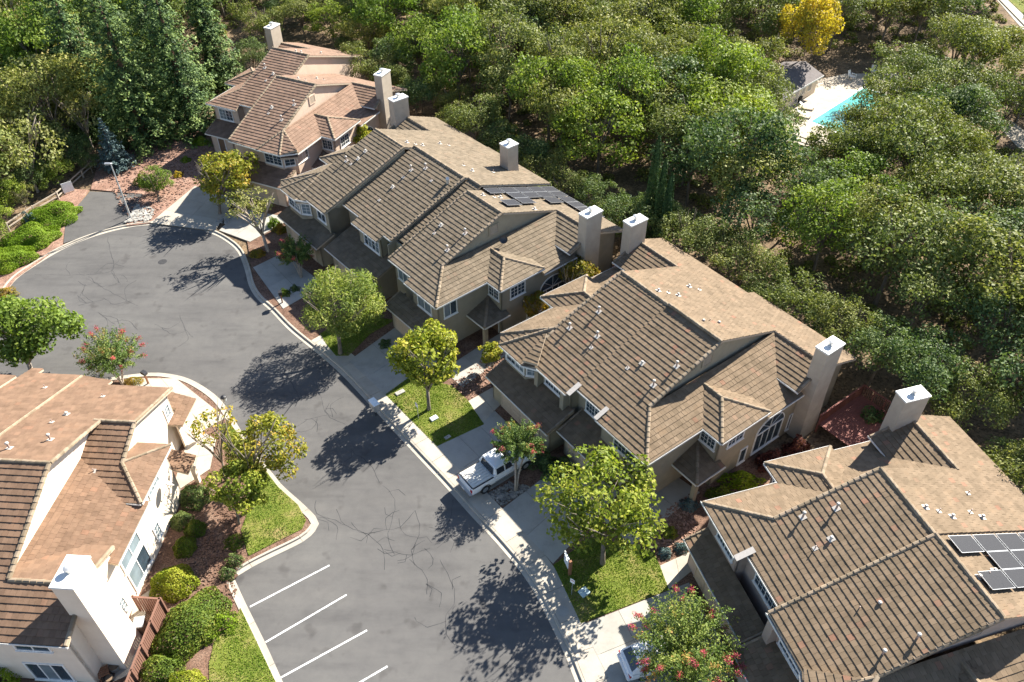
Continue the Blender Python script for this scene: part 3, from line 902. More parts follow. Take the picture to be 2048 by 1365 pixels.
H3.cap((-5.0, 9.45, 8.9), (-.2, 9.45, 8.9)); H3.cap((-.15, 9.45, 8.98), (5.0, 9.45, 8.98)); H3.cap((-.1, .0, 5.5), (-.1, 9.3, 8.94))
H3.cap((7.3, -.65, 5.25), (5.05, 2.9, 6.55)); H3.cap((4.45, -.65, 5.25), (5.0, 2.7, 6.5))
for a, b in (((-8.1, 0), (-3.85, 0)), ((-3.75, .68), (-.25, .68)), ((-.2, 0), (3.35, -.05)), ((3.35, -.05), (4.45, -.65)), ((4.45, -.65), (7.3, -.65))): H3.gutter((*a, z_(a[1])), (*b, z_(b[1])))
MB().box(-3.95, -3.55, -.1, 1.15, 0, .03, 0, Matrix(((1, 0, 0, 0), (0, .938, -.347, -.0), (0, .347, .938, z_(0) + .12), (0, 0, 0, 1)))).build('flashing', 'lead_flashing', H3.root)
H3.wall((-7.6, .5), (-4.1, .5), -.05, z_(.5) - .15); H3.wall((-4.1, .5), (-4.1, 1.2), -.05, z_(.6) - .15); H3.wall((-4.1, 1.2), (-.05, 1.2), -.05, z_(1.2) - .15)
H3.wall((-.05, 1.2), (-.05, .5), -.05, z_(.6) - .15); H3.wall((-.05, .5), (7.6, .5), -.05, z_(.5) - .15)
bay(H3, [(3.85, .5), (4.65, -.22), (7.05, -.22), (7.75, .5)], 0, zt=5.0)
H3.wallm.box(.05, .6, -.05, .52, 3.2, z_(0) - .14)
H3.window((-6.5, .5), (-4.5, .5), 3.7, 4.95, 2, (3, 3)); H3.window((-3.1, 1.2), (-.7, 1.2), 3.6, 4.95, 2, (3, 3)); H3.window((.85, .5), (2.95, .5), 3.7, 4.95, 2, (3, 3))
front_unit_garage(H3, -7.5, -.1, -1.05, .5)
front_unit_garage(H3, .05, 7.6, -1.72, .5)
for x, y, k in ((-3.9, 6.1, 0), (-4.3, 4.3, 0), (-2.4, 4.9, 1), (-2.3, 3.9, 2), (1.9, 5.0, 1), (1.7, 4.0, 2), (4.2, 5.5, 0), (4.2, 3.7, 0)): H3.vent(x, y, F3, k)
for x, y, k in ((-2.0, 10.4, 1), (-1.7, 11.2, 2), (-1.3, 11.9, 1), (-1.6, 13.7, 2), (-1.2, 14.3, 1), (-3.0, 14.9, 2)): H3.vent(x, y, B3, k)
H3.vent(2.6, 10.2, B3b, 1); H3.vent(2.5, 11.0, B3b, 2); H3.vent(2.3, 11.7, B3b, 1)
for row, (x0, c0) in enumerate(((.06, 0), (1.22, 1), (2.38, 0))):
    for c_ in range(c0, 5): H3.solar(B3b, 0, -PM, x0, 10.1 + c_ * 1.92, 1.13, 1.9)
H3.finish()

# ---- the middle house of the row (three units)
H2 = House('house', 'long brown roofed house of three stepped units with black solar panels by its rear eave', -49.3, -54.0, 27.6, 'stucco_olive', 'olive', 0, GRP)
za = lambda b: 5.6 + PM * b
F2c = H2.plane([(4.85, .7), (8.2, .7), (8.2, 0), (12.6, 0), (9.65, 2.95), (9.65, 9.45), (4.85, 9.45)], 5.4, 0, PM)
F2b = H2.plane([(-4.72, 2.2), (-2.0, 2.2), (-2.0, 1.35), (2.0, 1.35), (2.0, 2.2), (3.15, 2.2), (3.15, 10.55), (-4.72, 10.55)], 9.0 - .365 * 10.55, 0, .365)
F2a = H2.plane([(-12.7, .0), (-11.75, -.6), (-8.9, -.6), (-7.75, .1), (-4.72, .1), (-4.72, 9.45), (-9.7, 9.45), (-9.7, 2.95)], 5.6, 0, PM, lift=.14)
H2.plane([(3.15, 3.0), (4.85, 3.0), (4.85, 11.0), (3.15, 11.0)], 8.75 - .37 * 11.0, 0, .37)
H2.plane([(-8.9, -.6), (-7.75, .1), (-9.4, 2.1)], 6.45, .13, .34, lift=.17)
B2a = H2.plane([(-9.7, 9.45), (-4.72, 9.45), (-4.72, 19.9), (-14.3, 19.9), (-14.3, 15.95), (-9.7, 15.95)], 9.1 + PM * 9.45, 0, -PM, lift=.12)
B2b = H2.plane([(-4.72, 10.55), (3.15, 10.55), (3.15, 11.0), (4.85, 11.0), (4.85, 19.6), (-4.72, 19.6)], 9.0 + .365 * 10.55, 0, -.365)
B2c = H2.plane([(4.85, 9.45), (9.65, 9.45), (9.65, 15.95), (14.5, 15.95), (14.5, 19.9), (4.85, 19.9)], 8.9 + PM * 9.45, 0, -PM)
end_unit(H2, 9.65, 1)
end_unit(H2, -9.7, -1, dz=.2, chamfer=.05)
H2.cap((4.85, 9.45, 8.9), (9.65, 9.45, 8.9)); H2.cap((-4.7, 10.55, 9.0), (3.15, 10.55, 9.0)); H2.cap((-9.7, 9.45, 9.2), (-4.72, 9.45, 9.2)); H2.cap((4.9, .7, 5.72), (4.9, 9.4, 8.9), .22)
H2.cap((3.1, 2.2, 5.98), (3.1, 10.5, 9.0), .26); H2.cap((-4.8, .1, 5.80), (-4.8, 9.4, 9.23), .26); H2.cap((3.2, 11.0, 8.78), (4.8, 11.0, 8.78))
H2.cap((-11.75, -.6, 5.5), (-9.75, 2.9, 6.82)); H2.cap((-8.9, -.6, 5.5), (-9.6, 2.7, 6.75)); H2.cap((-12.7, 0, 5.7), (-9.8, 2.9, 6.8), .22)
H2.wall((3.0, 1.9), (3.0, 10.6), 3.0, [(0, 5.5), (1, 8.6)]); H2.wall((-4.95, .5), (-4.95, 9.6), 3.0, [(0, 5.75), (1, 9.0)])
for a, b, zz in (((4.9, .7), (8.15, .7), z_(.7)), ((8.2, 0), (12.6, 0), z_(0)), ((-4.7, 2.2), (-2.05, 2.2), 5.95), ((-2.0, 1.35), (2.0, 1.35), 5.64), ((2.05, 2.2), (3.1, 2.2), 5.95), ((-7.75, .1), (-4.75, .1), za(.1) + .14), ((-11.75, -.6), (-8.9, -.6), za(-.6) + .14), ((-8.9, -.6), (-7.75, .1), za(-.2) + .14)):
    H2.gutter((*a, zz), (*b, zz))
H2.wall((4.9, 1.2), (8.4, 1.2), -.05, z_(1.2) - .15); H2.wall((8.4, 1.2), (8.4, .5), -.05, z_(.5) - .15); H2.wall((8.4, .5), (12.1, .5), -.05, z_(.5) - .15)
H2.wall((4.9, 2.7), (4.9, 1.2), -.05, 5.6)
H2.wall((-4.9, 2.7), (-1.8, 2.7), -.05, 5.95); H2.wall((-1.8, 2.7), (-1.8, 1.8), -.05, 5.6); H2.wall((-1.8, 1.8), (1.9, 1.8), -.05, 5.62); H2.wall((1.9, 1.8), (1.9, 2.7), -.05, 5.62); H2.wall((1.9, 2.7), (4.9, 2.7), -.05, 5.6)
H2.wall((-12.2, .6), (-4.95, .6), -.05, za(.6) - .05); H2.wall((-4.95, .6), (-4.95, 2.7), -.05, za(.6) - .05)
bay(H2, [(-12.2, .55), (-11.5, -.15), (-9.1, -.15), (-8.2, .55)], 0, zt=5.25)
H2.window((5.4, 1.2), (6.9, 1.2), 3.7, 4.95, 2, (0, 0), glass='window_blinds'); H2.window((9.2, .5), (11.2, .5), 3.4, 4.75, 2, (0, 0), glass='window_blinds'); H2.window((12.1, 1.0), (12.1, 2.4), 3.4, 4.9, 2, (0, 0), glass=('window_blinds', 'window_glass'))
H2.window((-.9, 1.8), (1.6, 1.8), 3.75, 5.1, 4, (1, 2), glass=('window_glass', 'window_blinds')); H2.window((-7.2, .6), (-5.6, .6), 3.95, 5.2, 2, (0, 0)); H2.window((2.2, 2.7), (2.9, 2.7), 3.9, 5.1, 1)
front_unit_garage(H2, 6.5, 12.3, -1.2, .5)
front_unit_garage(H2, -4.2, 3.4, -.7, 2.7)
front_unit_garage(H2, -12.1, -4.55, -1.35, .6)
c = H2.chimney(.35, 1.55, 17.0, 18.3, 5.6, 9.0)
for x, y, k in ((-1.2, 9.3, 0), (-2.3, 8.4, 0), (-2.2, 7.4, 2), (-2.1, 6.1, 1), (.6, 8.6, 2), (-1.9, 4.4, 2)): H2.vent(x, y, F2b, k)
for x, y, k in ((-8.6, 5.2, 0), (-7.7, 6.0, 1), (-7.8, 5.2, 2), (-7.9, 7.0, 1)): H2.vent(x, y, F2a, k)
for x, y, k in ((6.0, 5.6, 1), (6.2, 4.7, 2), (8.6, 6.2, 0), (8.7, 4.2, 0)): H2.vent(x, y, F2c, k)
for x, y, k in ((-6.0, 10.6, 1), (-5.6, 11.3, 2), (-5.3, 11.9, 1), (-5.9, 14.4, 1), (-5.5, 15.2, 2)): H2.vent(x, y, B2a, k)
for x, y, k in ((.3, 12.6, 2), (1.6, 12.6, 1), (2.0, 14.8, 2)): H2.vent(x, y, B2b, k)
for x, y, k in ((6.0, 10.3, 1), (6.5, 11.2, 2), (6.6, 11.8, 1), (9.3, 13.5, 1)): H2.vent(x, y, B2c, k)
# wind turbine cowl on the middle front slope
ty = MB().tube([(0, 0, 0), (0, 0, .35), (.18, -.14, .6)], .17, 12).build('roof_vent', 'galvanised', H2.root)
ty.location = (2.2, 9.3, F2b(2.2, 9.3))
for px, py in ((4.9, 11.1), (4.9, 12.85), (6.07, 12.85), (7.24, 12.85), (4.9, 14.6), (6.07, 14.6), (4.9, 16.35), (6.07, 16.35), (4.9, 18.1), (6.07, 18.1), (7.5, 10.9), (7.4, 16.2), (7.4, 18.1), (8.57, 18.1), (9.74, 18.1), (10.91, 18.1)):
    H2.solar(B2c, 0, -PM, px, py, 1.15, 1.72)
# small dish on the side roof
d = MB().tube([(0, 0, 0), (.05, .02, .35)], .03, 6).build('satellite_dish', 'dark_metal', H2.root)
d.location = (10.3, 9.0, 6.35)
dm = MB()
ring = []
for j in range(5):
    r_ = .36 * j / 4
    ring.append([(r_ * math.cos(t * math.pi / 8), r_ * math.sin(t * math.pi / 8), .16 * (r_ / .36) ** 2) for t in range(16)])
def dish_mesh(ring):
    dm = MB()
    dm.v = [p for q in ring for p in q]
    for j in range(len(ring) - 1):
        for i in range(16): dm.f.append((j * 16 + i, j * 16 + (i + 1) % 16, j * 16 + 16 + (i + 1) % 16, j * 16 + 16 + i)); dm.m.append(0)
    return dm
dd = dish_mesh(ring).build('dish', 'dark_metal', d, True)
dd.location = (.05, .02, .42); dd.rotation_euler = (R_(55), 0, R_(40))
H2.finish()

# ---- the far house by the redwoods
H1 = House('house', 'peach stucco house furthest up the row beside the redwood trees', -25.0, -60.0, 57.1, 'stucco_peach', 'rose', 0, GRP)
F1 = H1.plane([(.02, .25), (4.0, 0), (6.9, 0), (8.35, 1.1), (5.4, 2.95), (5.4, 9.45), (.02, 9.45)], 5.4, 0, PM)
F1l = H1.plane([(-8.15, 6.2), (-3.9, 6.2), (-3.9, 7.1), (0, 7.1), (0, 15.65), (-5.2, 15.65), (-5.2, 9.15)], 5.4 - PM * 6.2, 0, PM, lift=.06)
B1 = H1.plane([(.02, 9.45), (5.4, 9.45), (5.4, 15.95), (10.3, 15.95), (10.3, 19.9), (.02, 19.9)], 8.9 + PM * 9.45, 0, -PM)
B1l = H1.plane([(-5.2, 15.65), (0, 15.65), (.0, 26.1), (-10.1, 26.1), (-10.1, 22.15), (-5.2, 22.15)], 8.9 + PM * 15.65, 0, -PM)
end_unit(H1, 5.4, 1, chamfer=1.1)
end_unit(H1, -5.2, -1, y0=6.2, wins=False)
H1.cap((0, 9.45, 8.9), (5.4, 9.45, 8.9)); H1.cap((-5.2, 15.65, 8.95), (0, 15.65, 8.95)); H1.cap((-.03, 9.6, 6.75), (-.03, 15.6, 8.95), .26); H1.cap((.08, .3, 5.5), (.08, 9.4, 8.9), .2)
H1.cap((6.9, 0, 5.4), (5.4, 2.9, 6.5)); H1.cap((8.35, 1.1, 5.4), (5.45, 2.9, 6.5)); H1.cap((4.0, 0, 5.4), (5.3, 2.7, 6.42))
H1.plane([(6.9, 0), (8.35, 1.1), (5.4, 2.95)], 6.39, -.2, .22, lift=.03)
for a, b in (((.05, .25), (4.0, 0)), ((4.0, 0), (6.9, 0)), ((6.9, 0), (8.35, 1.1))): H1.gutter((*a, z_(a[1] * .3)), (*b, z_(b[1] * .3)))
H1.gutter((-8.15, 6.2, 5.46), (-3.95, 6.2, 5.46)); H1.gutter((-3.9, 7.1, 5.8), (-.05, 7.1, 5.8))
H1.wall((.2, .7), (4.3, .7), -.05, z_(.6) - .15); H1.wall((.2, 6.9), (.2, .7), -.05, z_(.6) - .15)
H1.wall((-7.65, 6.7), (-4.1, 6.7), -.05, 5.45); H1.wall((-4.1, 6.7), (-4.1, 7.6), -.05, 5.45); H1.wall((-4.1, 7.6), (.2, 7.6), -.05, 5.7)
H1.wall((-.28, 7.5), (-.28, 25.6), -.05, [(0, 5.75), (.45, 8.7), (1, 5.05)]); H1.wall((-.28, 25.6), (-6, 25.6), -.05, 5.05)
for i, (p, q) in enumerate((((4.3, .45), (6.75, .45)), ((6.75, .45), (7.75, 1.35)), ((7.75, 1.35), (7.85, 3.4)))):
    H1.wall(p, q, -.05 if i == 2 else 2.9, 5.3)
    a, b = Vector(p), Vector(q); dn = (b - a).normalized()
    H1.window(tuple(a + dn * .1), tuple(b - dn * .1), 3.8, 5.0, 2 if i != 1 else 1, (2, 3))
H1.wall((4.3, .7), (4.3, .45), 2.9, 5.3)
H1.window((-7.0, 6.7), (-5.0, 6.7), 3.6, 4.95, 2, (2, 3), glass=('window_blinds', 'window_glass'))
front_unit_garage(H1, .4, 8.0, -1.75, .7)
front_unit_garage(H1, -7.7, -4.0, 4.5, 6.7, door=False)
H1.entry_door((-6.4, 4.92), (-5.5, 4.92))
for x, y, k in ((4.6, 6.3, 0), (4.4, 4.1, 0), (2.3, 5.3, 1), (2.4, 4.5, 2)): H1.vent(x, y, F1, k)
for x, y, k in ((-4.2, 12.6, 0), (-2.6, 12.0, 1), (-2.9, 10.9, 2)): H1.vent(x, y, F1l, k)
for x, y, k in ((2.3, 10.4, 1), (3.1, 10.6, 2), (2.6, 13.2, 1), (3.4, 13.4, 2)): H1.vent(x, y, B1, k)
for x, y, k in ((-2.6, 16.6, 1), (-2.0, 16.8, 1), (-1.5, 19.8, 1)): H1.vent(x, y, B1l, k)
H1.finish()

# ---- the cream house at the lower left, seen from its back
H5 = House('house', 'cream white stucco house with rust brown roof filling the lower left corner', -3.8, -29.5, 28.7, 'stucco_cream', 'rust', 300)
P1 = H5.plane([(-5, 0), (0, 0), (0, 5.15), (2.4, 5.15), (2.4, 10.2), (-2.5, 10.2), (-2.5, 10.9), (-5, 11.4)], 8.9, 0, -PM)
H5.plane([(-9.2, 0), (-5, 0), (-5, 11.2), (-8.3, 11.2), (-8.3, 11.9), (-9.2, 11.9)], 9.1, 0, -PM)
H5.plane([(-15, -.3), (-9.2, -.3), (-9.2, 10.3), (-15, 10.3)], 9.3, 0, -PM)
N1 = H5.plane([(-5, 0), (-5, -9.4), (4.4, -9.4), (4.4, -6.4), (0, -6.4), (0, 0)], 8.9, 0, PM)
H5.plane([(-15, 0), (-15, -9.6), (-5, -9.6), (-5, 0)], 9.1, 0, PM)
H5.plane([(-.5, 5.15), (2.4, 5.15), (2.4, 2.6), (2.3, 2.55), (4.3, .15), (2.95, .15), (-.5, 2.74)], 6.99 - PM * 5.15, 0, PM)
H5.plane([(4.3, .15), (4.3, 4.95), (2.3, 2.55)], 5.14 + PM * 1.2 * 4.3, -PM * 1.2, 0)
H5.plane([(4.3, 4.95), (2.0, 4.95), (2.0, 2.6), (2.3, 2.55)], 5.14 + PM * 4.95, 0, -PM)
H5.plane([(4.5, -4.0), (4.5, .55), (2.4, .7), (-.5, 2.74), (-.5, -5.24), (2.4, -3.2), (2.4, -4.0)], 4.8 + .26 * 4.5, -.26, 0)
H5.plane([(-.5, -6.4), (4.15, -6.4), (4.15, -3.2), (2.4, -3.2), (-.5, -5.24)], 6.53 - PM * 6.4, 0, -PM)
H5.cap((-9.2, 0, 9.12), (-5, 0, 9.12)); H5.cap((-5, 0, 8.9), (0, 0, 8.9)); H5.cap((-.06, -6.35, 6.55), (-.06, -.05, 8.88), .3); H5.cap((.02, 5.1, 7.0), (.02, .05, 8.88), .24)
H5.cap((-.4, 5.15, 7.0), (2.4, 5.15, 7.0)); H5.cap((2.32, 2.5, 6.0), (2.32, 5.1, 6.97), .28); H5.cap((2.3, 10.2, 5.13), (2.3, 5.2, 6.97), .22); H5.cap((-5.02, 11.3, 4.76), (-5.02, .05, 8.92), .22)
H5.cap((4.3, .15, 5.14), (2.3, 2.55, 6.03)); H5.cap((4.3, 4.95, 5.14), (2.3, 2.55, 6.03), .2); H5.cap((4.1, -6.4, 6.53), (0, -6.4, 6.53)); H5.cap((4.3, -9.4, 5.42), (4.3, -6.5, 6.5), .26); H5.cap((4.08, -3.2, 5.35), (4.08, -6.3, 6.5), .24)
for a, b in (((4.3, .15, 5.14), (4.3, 4.95, 5.14)), ((2.3, .15, 5.14), (4.3, .15, 5.14)), ((4.5, -4.0, 4.8), (4.5, .55, 4.8)), ((-15, -9.4, 5.42), (4.4, -9.4, 5.42))): H5.gutter(a, b)
g_ = lambda y: 8.9 - PM * abs(y) - .15
H5.wall((-.45, -7), (-.45, 9.8), 4.5, [(0, g_(7)), (7 / 16.8, 8.72), (1, g_(9.8))])
H5.wall((2.0, .6), (2.0, 9.8), -.05, [(0, 5.1), (.24, 6.0), (.495, 6.8), (1, g_(9.8))]); H5.wall((2.0, 9.8), (-3, 9.8), -.05, g_(9.8))
H5.wall((3.95, .55), (3.95, 4.55), -.05, 5.0); H5.wall((3.95, 4.55), (2.0, 4.55), -.05, 5.0); H5.wall((2.0, .55), (3.95, .55), 4.2, 5.0)
H5.wall((4.0, -8.95), (4.0, .55), -.05, [(0, 5.4), (.27, 6.35), (.55, 5.3), (.56, 4.75), (1, 4.75)])
H5.wall((-15, -8.95), (4.0, -8.95), -.05, 5.4)
H5.chimney(4.02, 5.25, -7.95, -6.05, -.05, 8.7, 'stucco_cream')
H5.window((4.0, -3.35), (4.0, -.95), 2.75, 4.3, 2, (0, 0), glass='window_blinds'); H5.window((4.0, -3.3), (4.0, -.9), .55, 2.45, 2, (0, 2), glass=('window_blinds', 'window_glass'))
H5.window((4.0, -5.05), (4.0, -4.35), .75, 2.0, 1, (2, 3), glass='window_blinds'); H5.window((4.0, .3), (4.0, 1.05), .8, 2.1, 1, (2, 3), glass='window_blinds')
H5.window((2.0, 8.7), (2.0, 9.5), 3.2, 4.4, 1, (2, 3), glass='window_blinds'); H5.window((3.95, 1.4), (3.95, 3.0), 3.9, 4.8, 2, (2, 2), glass='window_blinds'); H5.window((2.0, 5.4), (2.0, 6.2), 2.9, 3.3, 1)
H5.window((.6, -8.95), (2.7, -8.95), 3.7, 4.9, 2, (0, 0)); H5.window((.3, -8.95), (2.7, -8.95), .2, 2.2, 3, (0, 0), glass=('window_glass', 'window_blinds'))
H5.plane([(2.02, 8.6), (2.9, 8.9), (2.9, 11.6), (.4, 11.6), (.4, 10.2), (2.02, 10.2)], 2.62 + .35 * 2.9, -.35, 0)
H5.wall((2.5, 8.9), (2.5, 11.2), -.05, 2.6); H5.wall((2.5, 11.2), (-6, 11.2), -.05, 2.6)
H5.plane([(2.05, 4.6), (4.9, 4.6), (4.9, 6.2), (2.05, 6.2)], 2.6 + .35 * 4.9, -.35, 0)
H5.wallm.box(4.4, 4.7, 5.7, 6.0, -.05, 2.6)
for x, y, k in ((-3.4, 1.3, 0), (-1.6, 2.5, 0), (-2.9, 4.6, 2), (-2.6, 5.7, 1), (-1.7, 8.4, 2)): H5.vent(x, y, P1, k)
H5.vent(-6.2, 9.0, lambda x, y: 9.1 - PM * y, 2); H5.vent(-4.6, -.6, N1, 0); H5.vent(.7, 1.9, lambda x, y: 6.99 - PM * (5.15 - y), 2)
dp = MB().tube([(0, 0, 0), (.4, -.35, .25), (.45, -.4, .85)], .03, 6).build('satellite_dish', 'galvanised', H5.root)
dp.location = (4.0, 3.2, 2.6)
q = dish_mesh(ring).build('dish', 'galvanised', dp, True); q.location = (.5, -.4, .9); q.rotation_euler = (R_(50), R_(10), R_(150))
MB().tube([(.5, -.4, .9), (.75, -.05, 1.0)], .02, 6).build('feed_arm', 'grey_metal', dp)
H5.finish()

# ------------------------------------------------------------------ ground, road, kerbs, drives
def px_poly(pts, z=0.): return [tuple(at(u, v, z)[:2]) for u, v in pts]
def slab(name, pts, z0, z1, mat, parent=None, kind=None, world=False):
    o = MB().prism(pts if world else px_poly(pts, z1), z0, z1).build(name, mat, parent)
    return tag(o, kind=kind)
def grid_sheet(name, x0, x1, y0, y1, z, mat):
    m = MB()
    m.poly([(x0, y0, z), (x1, y0, z), (x1, y1, z), (x0, y1, z)])
    return tag(m.build(name, mat), kind='structure')
grid_sheet('ground', -1500, 1500, -600, 2400, -.012, 'forest_floor')
def smooth(pts, step=.5):
    P = [Vector(p[:2]) for p in pts]
    out = []
    for i in range(len(P) - 1):
        a, b, c, d = P[max(i - 1, 0)], P[i], P[i + 1], P[min(i + 2, len(P) - 1)]
        n = max(1, int((c - b).length / step))
        for k in range(n):
            t = k / n
            out.append(.5 * ((2 * b) + (c - a) * t + (2 * a - 5 * b + 4 * c - d) * t * t + (3 * b - a - 3 * c + d) * t ** 3))
    out.append(P[-1])
    return out
K_R = smooth([at(u, v) for u, v in ((1215, 1520), (1151, 1365), (1123, 1296), (1060, 1172), (1000, 1095), (940, 1030), (885, 968), (827, 906), (759, 832), (690, 757), (640, 712), (579, 662), (540, 622), (513, 597), (498, 572), (488, 535), (474, 503), (450, 482), (421, 467), (378, 454), (298, 451), (247, 458), (191, 473), (131, 497), (74, 530), (33, 559), (10, 590), (-20, 640))])
K_L = smooth([at(u, v) for u, v in ((-120, 735), (-40, 752), (60, 770), (150, 770), (215, 757), (268, 749), (317, 746), (366, 754), (403, 771), (439, 798), (464, 832), (495, 882), (530, 926), (562, 968), (606, 1008), (631, 1033), (638, 1048), (630, 1063), (606, 1084), (539, 1117), (504, 1135), (476, 1152))])
K_L2 = smooth([at(u, v) for u, v in ((470, 1160), (491, 1206), (530, 1285), (562, 1356), (600, 1440))])
def strip(P, d0, d1):
    A, B = [], []
    for i, p in enumerate(P):
        t = (P[min(i + 1, len(P) - 1)] - P[max(i - 1, 0)]).normalized()
        n = Vector((t.y, -t.x))
        A.append(p + n * d0); B.append(p + n * d1)
    return A, B
road_poly = [tuple(p) for p in strip(K_R, .05, .1)[0]] + [tuple(p) for p in strip(K_L, .05, .1)[0]] + [tuple(p) for p in strip(K_L2, .05, .1)[0]]
rm = MB()
rm.poly([(x, y, .0) for x, y in road_poly])
road = tag(rm.build('road', 'asphalt'), kind='structure')
slab('side_road', [(127, 487), (131, 443), (149, 419), (180, 383), (286, 389), (266, 420), (248, 450), (190, 466)], -.01, .06, 'asphalt', kind='structure')
def kerb(P, name, every=3.0):
    base = tag(MB().build(name, 'concrete'), kind='structure')
    A, B = strip(P, 0, .34)
    _, C = strip(P, 0, .52)
    bm = MB()
    for i in range(len(P) - 1):
        bm.poly([(*A[i], -.005), (*A[i + 1], -.005), (*C[i + 1], -.005), (*C[i], -.005)])
    me = bm.mesh(name, 'joint_dark')
    base.data = me
    step = 6
    for i0 in range(0, len(P) - 1, step):
        i1 = min(i0 + step, len(P) - 1)
        m = MB()
        ids = list(range(i0, i1 + 1))
        def row(X, z, e): 
            q = [Vector((*X[i], z)) for i in ids]
            if len(q) > 1:
                q[0] = q[0] + (q[1] - q[0]).normalized() * e
                q[-1] = q[-1] + (q[-2] - q[-1]).normalized() * e
            return q
        rows = [row(A, -.004, .012), row(A, .012, .012), row(B, .004, .012), row(strip(P, 0, .37)[1], .13, .012), row(C, .135, .012), row(C, -.004, .012)]
        n = len(ids)
        for r in rows: m.v += [tuple(p) for p in r]
        for r in range(5):
            for j in range(n - 1):
                m.f.append((r * n + j, r * n + j + 1, r * n + n + j + 1, r * n + n + j)); m.m.append(0)
        m.f.append(tuple(r * n for r in range(6))); m.m.append(0)
        m.f.append(tuple(r * n + n - 1 for r in range(6))[::-1]); m.m.append(0)
        m.build('kerb_stone', 'concrete', base)
    return base
kerb(K_R, 'kerb'); kerb(K_L, 'kerb'); kerb(K_L2, 'kerb')
# planting beds first, everything else lies on them
def bed(name, pts, z, mat): return slab(name, pts, -.01, z, mat, kind='structure')
bedR = [tuple(p) for p in strip(K_R[:int(len(K_R) * .60)], .53, 1)[0]]
far = px_poly([(470, 330), (700, 330), (860, 430), (1000, 560), (1200, 640), (1420, 820), (1640, 1000), (1900, 1300), (1900, 1500)], .1)
tag(MB().prism(bedR + far, -.01, .10).build('planting_bed', 'mulch'), kind='structure')
bed('planting_bed', [(125, 489), (131, 440), (178, 380), (140, 378), (118, 398), (70, 428), (0, 490), (-60, 600), (-25, 632), (6, 588), (33, 555), (74, 526)], .09, 'pale_mulch')
bed('planting_bed', [(181, 379), (195, 330), (330, 262), (430, 262), (475, 330), (430, 420), (380, 448), (302, 446), (252, 452), (266, 420), (286, 388)], .10, 'pale_mulch')
bedL = [tuple(p) for p in strip(K_L, .53, 1)[0]] + [tuple(p) for p in strip(K_L2, .53, 1)[0]]
tag(MB().prism(bedL + px_poly([(560, 1480), (-300, 1560), (-300, 760)], .1), -.01, .10).build('planting_bed', 'mulch'), kind='structure')
# pavement: slabs along the right kerb
pave = tag(MB().build('pavement', 'joint_dark'), kind='structure')
NP = int(len(K_R) * .47)
A, B = strip(K_R[:NP], .53, 2.02)
pb = MB()
for i in range(NP - 1): pb.poly([(*A[i], .108), (*A[i + 1], .108), (*B[i + 1], .108), (*B[i], .108)])
pave.data = pb.mesh('pavement', 'joint_dark')
i = 0
while i < NP - 1:
    j = min(i + 4, NP - 1)
    m = MB()
    e = .012
    ids = list(range(i, j + 1))
    a = [Vector(A[k]) for k in ids]; b = [Vector(B[k]) for k in ids]
    for q in (a, b):
        q[0] = q[0] + (q[1] - q[0]).normalized() * e; q[-1] = q[-1] + (q[-2] - q[-1]).normalized() * e
    mid = [p + (q - p) * .5 for p, q in zip(a, b)]
    m.prism([tuple(p + (q - p) * .008) for p, q in zip(a, b)] + [tuple(p) for p in b[::-1]], .09, .132 + rnd.uniform(-.003, .003))
    m.build('paving_slab', 'concrete', pave)
    i = j
def drive(pts, nu, nv, mat='concrete_drive', name='driveway', z=.138):
    """four corners (photo pixels) -> concrete panels with joints"""
    P = [at(u, v, z) for u, v in pts]
    base = slab(name, [tuple(p[:2]) for p in P], -.01, z - .02, 'joint_dark', kind='structure', world=True)
    f = lambda s_, t_: (P[0] * (1 - s_) + P[1] * s_) * (1 - t_) + (P[3] * (1 - s_) + P[2] * s_) * t_
    L1, L2 = (P[1] - P[0]).length, (P[3] - P[0]).length
    g1, g2 = .012 / L1, .012 / L2
    for i in range(nu):
        for j in range(nv):
            a, b, c, d = i / nu + g1, (i + 1) / nu - g1, j / nv + g2, (j + 1) / nv - g2
            MB().prism([tuple(f(*q)[:2]) for q in ((a, c), (b, c), (b, d), (a, d))], z - .05, z + rnd.uniform(-.003, .003)).build('concrete_panel', mat, base)
    return base
drive([(873, 894), (990, 822), (1085, 915), (968, 988)], 3, 2)
drive([(1004, 1018), (1140, 915), (1240, 985), (1106, 1128)], 3, 2)
drive([(1163, 1250), (1378, 1165), (1478, 1345), (1262, 1445)], 3, 3)
drive([(697, 722), (790, 655), (880, 728), (771, 790)], 2, 2)
drive([(506, 535), (566, 506), (650, 570), (566, 618)], 2, 2)
drive([(438, 461), (482, 418), (585, 436), (500, 484)], 2, 2)
drive([(300, 446), (390, 372), (470, 398), (430, 462)], 3, 2, 'concrete')
drive([(1314, 1134), (1388, 1100), (1384, 1142), (1337, 1180)], 2, 1, 'concrete', 'footpath')
drive([(935, 803), (985, 775), (1010, 800), (966, 846)], 2, 1, 'concrete', 'footpath')
drive([(885, 740), (1010, 660), (1040, 690), (925, 775)], 3, 1, 'concrete_drive', 'footpath')
drive([(1205, 1040), (1350, 950), (1400, 985), (1262, 1092)], 3, 1, 'concrete_drive', 'footpath')
drive([(262, 757), (352, 757), (452, 836), (330, 905)], 3, 3, 'concrete', 'driveway')
drive([(385, 850), (432, 880), (420, 938), (340, 992)], 2, 2, 'concrete', 'footpath')
drive([(270, 1200), (300, 1180), (270, 1345), (225, 1365)], 1, 3, 'concrete', 'footpath')
